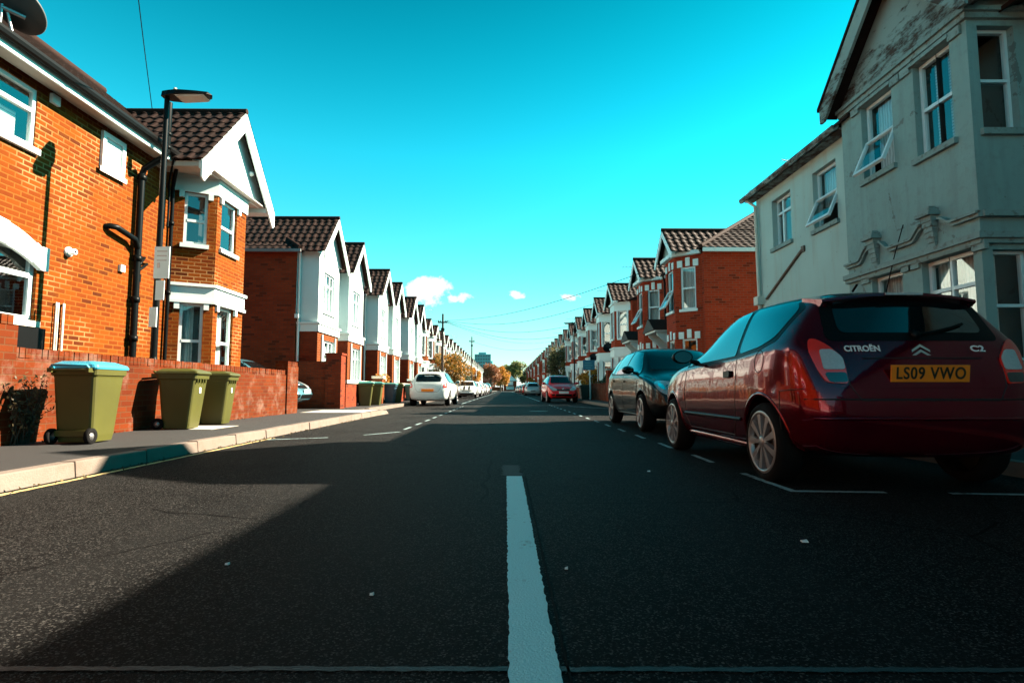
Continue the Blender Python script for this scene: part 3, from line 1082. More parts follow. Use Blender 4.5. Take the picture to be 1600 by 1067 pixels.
ev.box(-6.74, -5.85, 13.56, 13.88, 4.98, 5.085, 0)
ev.box(-6.70, -5.87, 10.98, 13.56, 5.085, 5.11, 1)
ev.build('soffit', ['white_trim', 'soffit_board'], T)
lm = MB()
lm.lathe([(0, -.03), (.05, -.03), (.065, .0), (.05, .05), (0, .075)], (-5.965, 12.96, 5.72), 'x', 16)
lm.build('security_light', 'white_trim', T)
# pipework
dp = MB()
dp.tube([(-6.66, 10.17, .1), (-6.66, 10.15, 4.62)], .058, 10)
dp.tube([(-6.66, 10.15, 4.60), (-6.62, 10.15, 4.72), (-6.24, 10.10, 4.92), (-6.20, 10.10, 5.02), (-6.20, 10.10, 5.95)], .055, 10)
for z_ in (1.6, 2.3, 3.05, 4.55):
    dp.lathe([(.058, -.05), (.075, -.05), (.075, .05), (.058, .05)], (-6.66, 10.16, z_), 'z', 12)
for z_ in (5.1, 5.35):
    dp.lathe([(.055, -.03), (.07, -.03), (.07, .03), (.055, .03)], (-6.20, 10.10, z_), 'z', 12)
dp.tube([(XW, 9.42, 3.42), (-6.68, 9.44, 3.44), (-6.62, 9.52, 3.44), (-6.62, 10.0, 3.36), (-6.66, 10.15, 3.22)], .05, 10)
for s_, z_ in ((0, 3.0), (1, 2.9)):
    dp.tube([(XW, 10.32 + .08 * s_, z_ + .1), (-6.64, 10.32 + .08 * s_, z_ + .1), (-6.64, 10.2, z_ - .05)], .026, 8)
dp.tube([(-6.36, 10.70, 5.17), (-6.40, 10.78, 5.05), (-6.68, 11.14, 4.72), (-6.69, 11.17, 4.6), (-6.69, 11.17, .1)], .036, 10)
dp.tube([(-6.36, 10.60, 5.17), (-6.42, 10.66, 5.0), (-6.69, 11.02, 4.74), (-6.69, 11.05, 4.6), (-6.69, 11.05, 3.9)], .02, 8)
for z_ in (1.2, 2.6, 4.0):
    dp.lathe([(.036, -.04), (.05, -.04), (.05, .04), (.036, .04)], (-6.69, 11.17, z_), 'z', 12)
dp.build('downpipe', 'black_metal', T)
gp = MB()
for yy_ in (8.46, 8.50, 8.60):
    gp.tube([(XW, yy_ + .05, 1.98), (-6.71, yy_, 1.98), (-6.71, yy_, 1.9), (-6.71, yy_, .1)], .012 if yy_ < 8.55 else .018, 8)
build_split(gp, 'supply_pipe', 'cream_stone', T, .001)
fx_ = MB()
fx_.box(XW + .002, XW + .05, 8.12, 8.27, 5.0 - .08, 5.06)
fx_.box(XW + .002, XW + .05, 9.80, 9.91, 2.74, 2.86)
fx_.lathe([(.075, 0), (.075, .03), (.045, .03), (.045, .12), (.02, .12)], (XW, 8.66, 2.80), 'x', 18)
for k in range(5):
    fx_.box(XW + .05, XW + .056, 8.125, 8.265, 4.935 + k * .026, 4.945 + k * .026)
build_split(fx_, 'wall_vent', 'white_trim', T)
fb = MB()
fb.box(XW + .002, XW + .03, 10.28, 10.38, 2.66, 2.80)
fb.box(XW + .002, XW + .10, 7.76, 8.22, 1.24, 1.56)  # black box under the far end of the arched window
build_split(fb, 'black_wall_box', 'black_plastic', T)
rebase(T, (-6.75, 7, 0))

# satellite dish on the roof edge, seen from behind
T = thing('satellite_dish', 'large dark satellite dish on the roof edge of the near brick house', 'satellite dish', (-6.5, 7.1, 5.3))
ms = MB()
ms.lathe([(0, .0), (.12, .012), (.22, .04), (.30, .075), (.335, .095), (.345, .095), (.34, .08), (.30, .06), (.22, .025), (.12, -.004), (0, -.016)], (0, 0, 0), 'z', 40)
di = ms.build('dish', 'dish_grey', T, loc=(.02, .03, .36))
di.rotation_euler = Vector((.10, .62, .78)).to_track_quat('Z', 'Y').to_euler()
ar = MB()
ar.tube([(-.30, -.28, -.06), (-.12, -.24, -.075), (-.02, -.16, -.05), (0, -.12, .05), (0, -.11, .34)], .016, 10)
ar.tube([(0, -.11, .30), (.16, .06, .27)], .03, 8)
ar.tube([(.02, -.06, .30), (.04, .02, .02), (.08, .06, -.05)], .02, 8)
ar.build('bracket', 'grey_metal', T)

# wire from the gutter of the brick house up to the left
T0 = MB()
a, b = Vector((-6.25, 9.7, 5.62)), Vector((-3.2, 4.0, 6.6))
T0.tube([a.lerp(b, k / 14) + Vector((0, 0, -.12 * math.sin(math.pi * k / 14))) for k in range(15)], .0065, 5)
tag(T0.build('overhead_wire', 'black_metal'), 'single thin black wire rising from the near brick house gutter into the sky', 'wire')

# ---------------------------------------------------------------- low front wall and piers, left
def lowwall(name, label, x0, x1, y0, y1, z1, m='brick_lowwall', cap='brick_lowwall', end=None, z0=0.0, capw=.0):
    T = thing(name, label, 'wall', ((x0 + x1) / 2, y0, z0))
    rx, ry = T.location.x, y0
    mb = MB()
    mb.box(x0 - rx, x1 - rx, 0, y1 - y0, 0, z1 - .11)
    mb.build('wall_body', m, T)
    mb = MB()
    if cap.startswith('brick'):             # a course of bricks on edge
        n = int((y1 - y0) / .078)
        rr = random.Random(n)
        for k in range(n):
            j = rr.uniform(-.006, .006)
            mb.box(x0 - rx - .004 - capw + j, x1 - rx + .004 + capw + j, k * .078, k * .078 + .069, z1 - .108, z1 + rr.uniform(-.006, .004))
    else:
        mb.box(x0 - rx - .05, x1 - rx + .05, -.02, y1 - y0 + .02, z1 - .108, z1)
    mb.build('coping', cap, T)
    return T


lowwall('garden_wall', 'low weathered brick garden wall behind the three olive bins', -5.43, -5.20, 6.02, 13.5, 1.14)
lowwall('wall_pier', 'square brick pier at the left end of the low garden wall', -5.50, -5.14, 4.3, 6.0, 1.47)
lowwall('wall_pier', 'brick pier standing by the driveway at the far end of the low garden wall', -5.46, -5.17, 13.52, 14.2, 1.36)
T = thing('wall_pier', 'tall brick pier with a dark wall beside it, left of the wheelie bins', 'wall', (-5.45, 17.3, 0))
mb = MB()
mb.box(-.02, .45, -.02, .45, 0, 1.74)
mb.build('pier', 'brick_brown', T)
mb = MB()
mb.box(-1.25, -.02, .08, .30, 0, 1.55)
mb.build('wall_body', 'brick_brown', T)
mb = MB()
mb.box(-.05, .48, -.05, .48, 1.74, 1.80)
mb.build('coping', 'brick_brown', T)

# ---------------------------------------------------------------- street lamps
def street_lamp(loc, label, hgt, arm, side, signs=False):
    T = thing('street_lamp', label, 'street lamp', loc)
    mb = MB()
    mb.tube([(0, 0, 0), (0, 0, .98)], .078, 14)
    mb.lathe([(.078, .98), (.085, .99), (.06, 1.05), (.05, 1.10)], (0, 0, 0), 'z', 14)
    mb.tube([(0, 0, 1.05), (0, 0, hgt - .08)], [.050, .036], 12)
    mb.build('post', 'black_metal', T)
    hd = MB()
    s = side
    pr = [(0, -.05, .07), (.10, -.05, .11), (.25, -.045, .15), (.55, -.035, .15), (.72, -.015, .09), (.76, 0, .02)]
    for k in range(len(pr) - 1):
        x0, z0, w0 = pr[k]
        x1, z1, w1 = pr[k + 1]
        zt0, zt1 = .05 - .02 * (k > 2), .05 - .02 * (k + 1 > 2) - .02 * (k + 1 > 4)
        hd.hexa([(s * (x0 - .06), -w0, hgt - .05 + z0), (s * (x1 - .06), -w1, hgt - .05 + z1), (s * (x1 - .06), w1, hgt - .05 + z1), (s * (x0 - .06), w0, hgt - .05 + z0),
                 (s * (x0 - .06), -w0 * .7, hgt - .05 + zt0), (s * (x1 - .06), -w1 * .7, hgt - .05 + zt1), (s * (x1 - .06), w1 * .7, hgt - .05 + zt1), (s * (x0 - .06), w0 * .7, hgt - .05 + zt0)])
    ho = hd.build('lamp_head', 'black_metal', T, bevel=.008)
    ln = MB()
    ln.hexa([(s * .22, -.11, hgt - .118), (s * .58, -.10, hgt - .105), (s * .58, .10, hgt - .105), (s * .22, .11, hgt - .118),
             (s * .16, -.12, hgt - .09), (s * .62, -.11, hgt - .085), (s * .62, .11, hgt - .085), (s * .16, .12, hgt - .09)])
    ln.build('lens', 'lamp_lens', ho)
    pc = MB()
    pc.lathe([(.03, 0), (.03, .05), (.022, .075), (0, .08)], (s * .12, 0, hgt - .005), 'z', 12)
    pc.build('photocell', 'lamp_lens', ho)
    return T


L1 = street_lamp((-5.33, 8.62, .08), 'tall black street lamp with white notice plates beside the olive bins', 5.27, .75, 1, True)
mb = MB()
mb.box(-.02, .21, -.075, -.062, 2.62 - .33, 2.62 + .16)
mb.box(.02, .15, -.07, -.060, 1.96, 2.26)
mb.build('notice_plate', 'white_trim', L1)
mb = MB()
for k in range(3):
    mb.box(.02, .17, -.0775, -.0755, 2.70 - k * .07, 2.715 - k * .07)
mb.box(.03, .07, -.0775, -.0755, 2.45, 2.53)
mb.build('notice_print', 'grey_metal', L1)
mb = MB()
mb.box(-.055, .055, -.07, -.05, 1.55, 1.85)
mb.build('sticker', 'white_trim', L1)
street_lamp((4.62, 38, .1), 'black street lamp on the right pavement near the leafy dark tree', 5.1, .75, -1)
street_lamp((-4.75, 96, .1), 'distant black street lamp beyond the second telegraph pole', 5.1, .75, 1)
street_lamp((4.9, 118, .1), 'distant street lamp on the right past the silver car', 5.1, .75, -1)

# ---------------------------------------------------------------- white gabled pairs, left
def white_house(label, chimney=True):
    T = thing('gabled_house', label, 'house', group='white gabled houses along the left side of the street')
    w_ = 2.95
    wl = MB()
    wl.wall((-6, 0), (0, 0), 0, 5.05, (), .1, 1)
    wl.wall((0, 0), (0, w_), 0, 2.95, [(2.40, 2.88, .1, 2.25)], .25, 2, 2, 3)
    wl.wall((0, 0), (0, w_), 2.95, 5.05, [(2.42, 2.86, 3.3, 4.5)], .1, 0, 0, 3)
    wl.wall((-6, w_), (-6, 0), 0, 5.05, (), .1, 1)
    wl.build('wall', ['white_paint', 'brick_brown', 'brick_amber', 'room_dark'], T)
    by = MB()
    pts = [(0, .15), (.65, .15), (.65, 2.30), (0, 2.30)]
    fw_ = [(.50, 1.65, 3.25, 4.55)]
    fl_ = [(.42, 1.72, .95, 2.30)]
    by.wall(pts[0], pts[1], 2.65, 5.2, (), .1, 3)
    by.wall(pts[2], pts[3], 2.65, 5.2, (), .1, 3)
    by.wall(pts[1], pts[2], 2.65, 5.2, fw_, .1, 0, 0, 2)
    by.wall(pts[0], pts[1], 0, 2.65, (), .1, 1)
    by.wall(pts[2], pts[3], 0, 2.65, (), .1, 1)
    by.wall(pts[1], pts[2], 0, 2.65, fl_, .1, 4, 0, 2)
    by.build('bay', ['white_paint', 'brick_brown', 'room_dark', 'bay_render', 'brick_amber'], T)
    tr_ = MB()
    band(tr_, pts, 2.52, 2.76, -.02, .05)
    band(tr_, pts, 2.76, 2.82, -.02, .09)
    tr_.box(.66, .70, .50, .57, .85, 2.45)
    tr_.box(.66, .70, 1.88, 1.95, .85, 2.45)
    tr_.box(.66, .72, .45, 2.0, .78, .90)
    tr_.box(.02, .07, 2.33, 2.94, 2.28, 2.5)
    tr_.box(-.02, .10, -.05, .12, 2.93, 3.05)
    build_split(tr_, 'stone_band', 'white_trim', T)
    d = (0, 1)
    window(T, pts[1], d, *fw_[0], .06, (.33, .67), (.68,), 'curtain', sill='white_trim', fillspan=(0, 1, .0, .8))
    window(T, pts[1], d, *fl_[0], .06, (.33, .67), (.70,), 'curtain', sill='white_trim', fillspan=(0, 1, 0, .9))
    window(T, (0, 0), d, 2.42, 2.86, 3.3, 4.5, .06, (), (.6,), 'curtain', sill='white_trim')
    dr = MB()
    dr.box(-.24, -.20, 2.42, 2.86, .1, 2.2)
    dr.box(-.20, -.18, 2.48, 2.60, 1.3, 2.0)
    dr.build('door', 'door_dark', T)
    gable_roof(T, .92, -2.0, 1.25, 1.38, 5.05, 6.50, bw=.20, tym='white_paint', tym_x=.66)
    # front half of the hipped main roof
    Lh = math.hypot(3.15, 2.2)
    ms = [tiles((.15, -.22, 5.08), (0, 1, 0), (-3.15, 0, 2.2), w_ + .22, Lh, [((.15, -.22, 5.08), (-1, -1, 0))]),
          tiles((-6.15, -.22, 5.08), (1, 0, 0), (0, 3.15, 2.2), 6.3, Lh, [((.15, -.22, 5.08), (1, 1, 0)), ((-6.15, -.22, 5.08), (-1, 1, 0)), ((0, w_, 0), (0, 1, 0))])]
    u_ = MB()
    A, B, C_, D_ = (.13, -.20, 5.05), (.13, w_, 5.05), (-3.0, w_, 7.24), (-3.0, 2.93, 7.24)
    u_.poly([A, B, C_, D_])
    u_.poly([A, D_, (-6.13, -.2, 5.05)])
    u_.poly([(-6.13, -.2, 5.05), D_, C_, (-6.13, w_, 5.05)])
    u_.poly([A, (-6.13, -.2, 5.05), (-6.13, w_, 5.05), B])
    u_.tube([(.16, -.23, 5.12), (-3.0, 2.93, 7.30)], .07, 8)
    ms.append(u_.mesh('roof', ['roof_old']))
    rf = merge('hipped_roof', ms, T)
    ch = MB()
    if chimney:
        ch.box(-4.4, -3.7, 2.5, 2.92, 6.4, 7.9)
        ch.box(-4.44, -3.66, 2.46, 2.93, 7.72, 7.8)
        ch.build('chimney', 'brick_brown', rf)
    gt = MB()
    gt.box(-6.1, .18, -.27, -.20, 4.99, 5.08)
    gt.box(.13, .20, 2.62, w_, 4.99, 5.08)
    gt.build('gutter', 'grey_metal', T)
    dp = MB()
    dp.tube([(.10, -.05, 5.0), (.06, .06, 4.8), (.06, .08, .1)], .04, 8)
    dp.build('downpipe', 'white_trim', T)
    return T


def white_label(i):
    if i == 0:
        return 'white bay-fronted gabled house with brown brick side wall behind the driveway'
    if i == 1:
        return 'white gabled house joined to the far side of the one with the brick side wall'
    return ORD[i] + ' white gabled house from the camera along the left of the street'


W0 = white_house(white_label(0))
W0.location = (-6.6, 17.75, 0)
whites = [W0]
for i, (yb, fl) in enumerate([(17.75 + 5.9, -1), (26.2, 1), (26.2 + 5.9, -1), (34.5, 1), (34.5 + 5.9, -1)]):
    o = copy_tree(W0)
    o['label'] = white_label(i + 1)
    o.location = (-6.6, yb, 0)
    o.scale = (1, fl, 1)
    whites.append(o)
dp = MB()
dp.tube([(.16, 0, 5.0), (.12, 0, 4.85), (.08, 0, 4.7), (.08, 0, .1)], .036, 8)
for k in (1, 3, 5):
    o = dp.build('rainwater_pipe', 'black_metal', whites[k])
    o.location = (0, 2.9, 0)


# ---------------------------------------------------------------- brick terraces with canted bays
def bay_house(label, group, brk, wdt=4.55, tr='white_trim', ground='white_paint', keystones=False, porch=False, gable_face='white_paint', hip=False, bc=1.40, dark=True, apex=6.1, ghalf=1.22, side='brick_brown'):
    T = thing('terraced_house', label, 'house', group=group)
    y0, y1, y2, y3 = bc - 1.05, bc - .50, bc + .50, bc + 1.05
    pr = .70
    pts = [(0, y0), (pr, y1), (pr, y2), (0, y3)]
    wl = MB()
    up = [(3.15, 3.85, 3.35, 4.65)]
    dn = [(2.95, 3.95, .1, 2.35)]
    wl.wall((-6, 0), (0, 0), 0, 5.05, (), .1, 1)
    wl.wall((0, 0), (0, y0), 0, 5.05)
    wl.wall((0, y3), (0, wdt), 0, 5.05, [(u[0] - y3, u[1] - y3, u[2], u[3]) for u in up + dn], .16, 0, 0, 2)
    wl.wall((-6, wdt), (-6, 0), 0, 5.05, (), .1, 1)
    wl.wall((0, wdt), (-6, wdt), 0, 5.05, (), .1, 1)
    wl.build('wall', [brk, side, 'room_dark'], T)
    by = MB()
    cl = math.hypot(pr, y1 - y0)
    ch = [(.20, cl - .20, 3.25, 4.62), (.20, cl - .20, .95, 2.30)]
    fh = [(.16, .84, 3.25, 4.62), (.16, .84, .95, 2.30)]
    ds = []
    for k in range(3):
        hh = fh if k == 1 else ch
        ds.append(by.wall(pts[k], pts[k + 1], 2.6, 5.1, [hh[0]], .1, 0, 0, 2))
        by.wall(pts[k], pts[k + 1], 0, 2.6, [hh[1]], .1, 3 if ground else 0, 0, 2)
    by.build('bay', [brk, side, 'room_dark', ground or brk], T)
    tb = MB()
    if keystones:
        for k in range(3):
            for (a, b, z0, z1) in (fh if k == 1 else ch):
                m_ = (a + b) / 2
                for (p, q, zz0, zz1) in ((a - .10, a + .07, z1 - .0, z1 + .22), (m_ - .07, m_ + .07, z1 + .02, z1 + .30), (b - .07, b + .10, z1 - .0, z1 + .22)):
                    tb.wbox(pts[k], ds[k], p, q, -.02, .025, zz0, zz1)
        band(tb, pts, 4.98, 5.10, -.02, .16)
    else:
        band(tb, pts, 4.62, 4.96, -.02, .03)
        band(tb, pts, 4.96, 5.06, -.02, .10)
        band(tb, pts, 2.34, 2.72, -.02, .04)
        band(tb, pts, 2.72, 2.80, -.02, .09)
        for k in range(3):
            for (a, b, z0, z1) in (fh if k == 1 else ch):
                tb.wbox(pts[k], ds[k], a - .08, a - .003, -.02, .02, z0, z1)
                tb.wbox(pts[k], ds[k], b + .003, b + .08, -.02, .02, z0, z1)
    tb.wbox((0, 0), (0, 1), 2.80, 4.10, -.02, .06, 2.36, 2.62)
    tb.wbox((0, 0), (0, 1), 3.05, 3.95, -.02, .05, 4.66, 4.86)
    tb.wbox((0, 0), (0, 1), 2.82, 2.94, -.02, .05, .1, 2.36)
    tb.wbox((0, 0), (0, 1), 3.96, 4.08, -.02, .05, .1, 2.36)
    build_split(tb, 'stone_band', tr, T)
    for k in range(3):
        hh = fh if k == 1 else ch
        sash = (.5, .5) if (keystones and k == 1) else None
        window(T, pts[k], ds[k], *hh[0], .05, (), (.5,), 'curtain', sill=tr, sash=sash, fillspan=(0, 1, 0, .45 if k == 1 else 1))
        window(T, pts[k], ds[k], *hh[1], .05, (), (.5,), 'curtain', sill=tr, fillspan=(.1, .9, 0, .6))
    window(T, (0, 0), (0, 1), *up[0], .08, (), (.5,), 'curtain', sill=tr)
    dr = MB()
    dr.box(-.14, -.10, 2.97, 3.93, .1, 2.33)
    dr.box(-.10, -.085, 3.1, 3.4, 1.2, 2.1)
    dr.box(-.10, -.085, 3.5, 3.8, 1.2, 2.1)
    dr.build('door', 'door_dark' if dark else 'door_brown', T)
    if porch:
        pm = MB()
        for yy_ in (2.85, 3.98):
            pm.box(0, .07, yy_, yy_ + .07, 1.9, 2.75)
            pm.prism([(0, 2.05), (.07, 2.05), (.75, 2.66), (.75, 2.75), (0, 2.75)], lambda p, q, t_: (p, t_, q), yy_, yy_ + .07)
        pm.box(0, .85, 2.72, 4.18, 2.75, 2.82)
        pm.build('porch', tr, T)
        pm = MB()
        pm.hexa([(.02, 2.66, 2.82), (.92, 2.66, 2.82), (.92, 4.24, 2.82), (.02, 4.24, 2.82), (.02, 3.40, 3.28), (.92, 3.40, 3.28), (.92, 3.50, 3.28), (.02, 3.50, 3.28)])
        pm.build('porch_roof', 'roof_tile', T)
    gable_roof(T, pr + .25, -2.2, bc, ghalf, 5.08, apex, barge=tr, bw=.17, tym=gable_face, tym_x=pr - .06 if not keystones else pr + .02)
    if hip:
        Lh = math.hypot(3.2, 2.1)
        ms = [tiles((.15, -.22, 5.08), (0, 1, 0), (-3.2, 0, 2.1), wdt + .22, Lh, [((.15, -.22, 5.08), (-1, -1, 0))]),
              tiles((-6.15, -.22, 5.08), (1, 0, 0), (0, 3.2, 2.1), 6.3, Lh, [((.15, -.22, 5.08), (1, 1, 0)), ((-6.15, -.22, 5.08), (-1, 1, 0))])]
        u_ = MB()
        A, B, C_, D_ = (.13, -.20, 5.05), (.13, wdt, 5.05), (-3.05, wdt, 7.14), (-3.05, 2.98, 7.14)
        u_.poly([A, B, C_, D_])
        u_.poly([A, D_, (-6.13, -.2, 5.05)])
        u_.poly([(-6.13, -.2, 5.05), D_, C_, (-6.13, wdt, 5.05)])
        u_.tube([(.16, -.23, 5.12), (-3.05, 2.98, 7.20)], .07, 8)
        ms.append(u_.mesh('roof', ['roof_old']))
        rf = merge('hipped_roof', ms, T)
        gt = MB()
        gt.box(-6.1, .10, -.27, -.20, 4.95, 5.07)
        gt.build('gutter', tr, T)
    else:
        ms = [tiles((.15, 0, 5.08), (0, 1, 0), (-3.2, 0, 1.35), wdt, math.hypot(3.2, 1.35))]
        u_ = MB()
        u_.quad((.13, 0, 5.05), (.13, wdt, 5.05), (-3.05, wdt, 6.37), (-3.05, 0, 6.37))
        u_.quad((-6.2, 0, 5.05), (-6.2, wdt, 5.05), (-3.05, wdt, 6.37), (-3.05, 0, 6.37))
        u_.poly([(.13, .01, 5.05), (-3.05, .01, 6.36), (-6.2, .01, 5.05)])
        ms.append(u_.mesh('roof', ['roof_old']))
        rf = merge('main_roof', ms, T)
    c_ = MB()
    if hip:
        c_.box(-4.6, -3.7, wdt - .55, wdt - .02, 6.0, 7.25)
        c_.box(-4.64, -3.66, wdt - .58, wdt - .01, 7.1, 7.18)
        c_.build('chimney', 'brick_red', rf)
        c2 = MB()
        for xx in (-4.4, -4.13, -3.86):
            c2.lathe([(.11, 0), (.10, .05), (.085, .30), (.105, .33), (.105, .38), (.07, .38)], (xx, wdt - .28, 7.25), 'z', 12)
        c2.build('chimney_pot', 'terracotta', T)
    dp = MB()
    dp.tube([(.10, wdt - .12, 5.0), (.06, wdt - .1, 4.8), (.06, wdt - .1, .1)], .04, 8)
    dp.build('downpipe', 'black_metal', T)
    return T


GR = 'brick houses with canted bays along the right side of the street'
D0 = bay_house('dark red brick house with white keystones and plain side wall, beside the rendered house', 'red brick keystone pair on the right', 'brick_red', 4.25, ground=None, keystones=True, porch=True, hip=True, gable_face='old_render', bc=1.25, apex=6.02, ghalf=.98, side='brick_red')
D0.location = (6.2, 17.4, 0)
D0.scale = (-1, 1, 1)
D1 = copy_tree(D0)
D1['label'] = 'red brick house with white keystones joined to the far side of the plain-walled one'
D1.location = (6.2, 21.65, 0)
for c in list(D1.children):
    if c.name.startswith('hipped_roof'):
        for g in list(c.children):
            bpy.data.objects.remove(g)
        bpy.data.objects.remove(c)
u_ = MB()
ms = [tiles((.15, 0, 5.08), (0, 1, 0), (-3.2, 0, 2.1), 4.25, math.hypot(3.2, 2.1), [((.15, 4.4, 5.08), (-1, 1, 0))])]
u_.poly([(.13, 0, 5.05), (.13, 4.4, 5.05), (-3.05, 1.3, 7.14), (-3.05, 0, 7.14)])
u_.poly([(.13, 4.4, 5.05), (-3.05, 1.3, 7.14), (-6.13, 4.4, 5.05)])
u_.poly([(-6.13, 0, 5.05), (-3.05, 0, 7.14), (-3.05, 1.3, 7.14), (-6.13, 4.4, 5.05)])
ms.append(u_.mesh('roof', ['roof_old']))
merge('hipped_roof', ms, D1)

C0 = bay_house('red brick terraced house with white bay bands and gable, first past the keystone pair', GR, 'brick_red')
C0.location = (6.2, 27.45, 0)
C0.scale = (-1, 1, 1)
cterr_copies = []
flatC = None
for i in range(1, 27):
    yb = 27.45 + 4.55 * i
    if yb < 62:
        o = copy_tree(C0)
        cterr_copies.append(o)
        o['label'] = ORD[i] + ' white-banded red brick terraced house past the keystone pair'
    else:
        if flatC is None:
            flatC = flatten(C0, 'terraced_house')
            for k, mm in enumerate(flatC.materials):
                if mm and mm.name == 'white_paint':
                    flatC.materials[k] = MATS['brick_red']
            flatC2 = flatC.copy()
            for k, mm in enumerate(flatC2.materials):
                if mm and mm.name in ('white_trim', 'upvc'):
                    flatC2.materials[k] = MATS['brick_red']
        o = link('terraced_house', flatC if i % 3 == 0 else flatC2) if yb > 75 else link('terraced_house', flatC)
        tag(o, 'small distant red brick gabled house far along the right of the street', 'house', 'distant houses on the right')
    o.location = (6.2, yb, 0)
    o.scale = (-1, 1, 1)
GL = 'orange brick bay houses beyond the white ones on the left'
B0 = bay_house('orange brick bay house with white bands, first beyond the white gabled houses', GL, 'brick_amber', 4.35, apex=5.95, ghalf=1.15, dark=False, side='brick_brown', gable_face='brick_amber')
B0.location = (-6.55, 41.1, 0)
flatB = None
for i in range(1, 24):
    yb = 41.1 + 4.35 * i
    if yb < 57:
        o = copy_tree(B0)
        o['label'] = ORD[i] + ' orange brick bay house beyond the white gabled houses'
    else:
        if flatB is None:
            flatB = flatten(B0, 'terraced_house')
            flatB2 = flatB.copy()
            for k, mm in enumerate(flatB2.materials):
                if mm and mm.name in ('brick_amber', 'brick_brown'):
                    flatB2.materials[k] = MATS['white_paint']
        o = link('terraced_house', flatB2 if i % 5 in (3,) else flatB)
        if i % 5 == 3:
            tag(o, 'small distant white-painted bay house far along the left of the street', 'house', 'distant white houses on the left')
        else:
            tag(o, 'small distant orange brick bay house far along the left of the street', 'house', 'distant brick houses on the left')
    o.location = (-6.55, yb, 0)

# the rest of the street behind the camera: it shades the road and shows in windows and paintwork
for i in range(9):
    o = link('terraced_house', flatB)
    tag(o, 'brick bay house on the left of the street behind the camera', 'house', 'houses on the left behind the camera')
    o.location = (-6.55, -14.5 - 4.35 * i, 0)
    o = link('terraced_house', flatC)
    tag(o, 'red brick house on the right of the street behind the camera', 'house', 'houses on the right behind the camera')
    o.location = (6.2, -19.5 - 4.55 * i, 0)
    o.scale = (-1, 1, 1)
for i in range(7):
    o = link('terraced_house', flatB)
    tag(o, 'brick house closing the street behind the camera', 'house', 'houses across the street end behind the camera')
    o.location = (-15 + 4.35 * i, -58, 0)
    o.rotation_euler = (0, 0, R(90))
# every house of the row has its own curtains and front door
rv = random.Random(77)
for o in cterr_copies + whites[1:]:
    for c in list(o.children):
        if c.name.startswith('window'):
            for g in list(c.children):
                if g.name.startswith('curtain') and rv.random() < .35:
                    bpy.data.objects.remove(g)
        elif c.name.startswith('door') and rv.random() < .6:
            c.data = c.data.copy()
            c.data.materials[0] = MATS[rv.choice(['door_brown', 'white_trim', 'board_blue', 'door_dark'])]
# ---------------------------------------------------------------- weathered rendered house, right
T = thing('rendered_house', 'weathered pale rendered house with tall gabled bay and open windows, nearest on the right', 'house')
wl = MB()
wing = [(.80, 1.66, 3.93, 5.05), (2.55, 3.36, 3.86, 5.03)]
dW = wl.wall((6.2, 13.62), (6.2, 9.7), 0, 5.40, wing, .14, 1, 1, 2, .5)
bay_up = [(.55, 1.30, 4.16, 5.42), (1.77, 2.46, 4.03, 5.42)]
bay_dn = [(.60, 1.32, 1.15, 2.50), (1.72, 2.62, 1.05, 2.50)]
dB = wl.wall((6.0, 9.7), (6.0, 6.95), 0, 5.9, bay_up + bay_dn, .14, 0, 0, 2, .5)
near = [(.14, .62, 4.02, 5.42), (.14, .62, 1.05, 2.45)]
dN = wl.wall((6.0, 6.95), (6.9, 6.95), 0, 5.9, near, .14, 0, 0, 2, .5)
wl.wall((6.9, 6.95), (6.9, -14), 0, 5.65)
wl.wall((6.9, -14), (14, -14), 0, 5.65)
wl.wall((14, -14), (14, 13.62), 0, 5.65)
wl.wall((14, 13.62), (6.2, 13.62), 0, 5.40, (), .1, 1)
wl.quad((6.0, 9.7, 0), (6.2, 9.7, 0), (6.2, 9.7, 5.9), (6.0, 9.7, 5.9))
wl.build('wall', ['old_render', 'render_lit', 'room_dark'], T)
p0 = (6.2, 13.62)
window(T, p0, dW, *wing[0], .12, (.33,), (.70,), 'curtain', sill='aged_stone', fillspan=(.4, 1, 0, .7))
window(T, p0, dW, *wing[1], .10, (), (), 'curtain', sill='aged_stone', sash=(.52, .42), fillspan=(0, 1, .4, 1))
p0 = (6.0, 9.7)
window(T, p0, dB, *bay_up[0], .10, (), (), 'curtain', sill='aged_stone', sash=(.50, .42), fillspan=(.12, 1, 0, 1), fw=.05)
window(T, p0, dB, *bay_up[1], .10, (), (.50,), 'blind', sill='aged_stone', fillspan=(.14, 1, 0, 1), fw=.05)
window(T, p0, dB, *bay_dn[0], .10, (), (.74,), 'curtain', sill='aged_stone', fw=.05)
window(T, p0, dB, *bay_dn[1], .10, (.45,), (.70,), 'curtain', sill='aged_stone', fw=.05)
window(T, (6.0, 6.95), dN, *near[0], .10, (), (.50,), None, sill='aged_stone', fw=.04)
window(T, (6.0, 6.95), dN, *near[1], .10, (), (.50,), None, sill='aged_stone', fw=.04)
st_ = MB()
chain = [(6.0, 9.72), (6.0, 6.95), (6.95, 6.95)]
band(st_, chain, 5.50, 5.58, -.02, .05)
band(st_, chain, 5.58, 5.64, -.02, .09)
band(st_, chain, 2.58, 2.66, -.02, .10)
band(st_, chain, 2.52, 2.58, -.02, .06)
for (a, b, z0, z1) in bay_up + bay_dn:          # pilaster caps and the label moulds over the windows
    st_.wbox((6.0, 9.7), dB, a - .22, a - .02, -.02, .04, z1 - .06, z1 + .06)
    st_.wbox((6.0, 9.7), dB, b + .02, b + .22, -.02, .04, z1 - .06, z1 + .06)
    st_.wbox((6.0, 9.7), dB, a - .03, b + .03, -.02, .05, z1 + .003, z1 + .06)
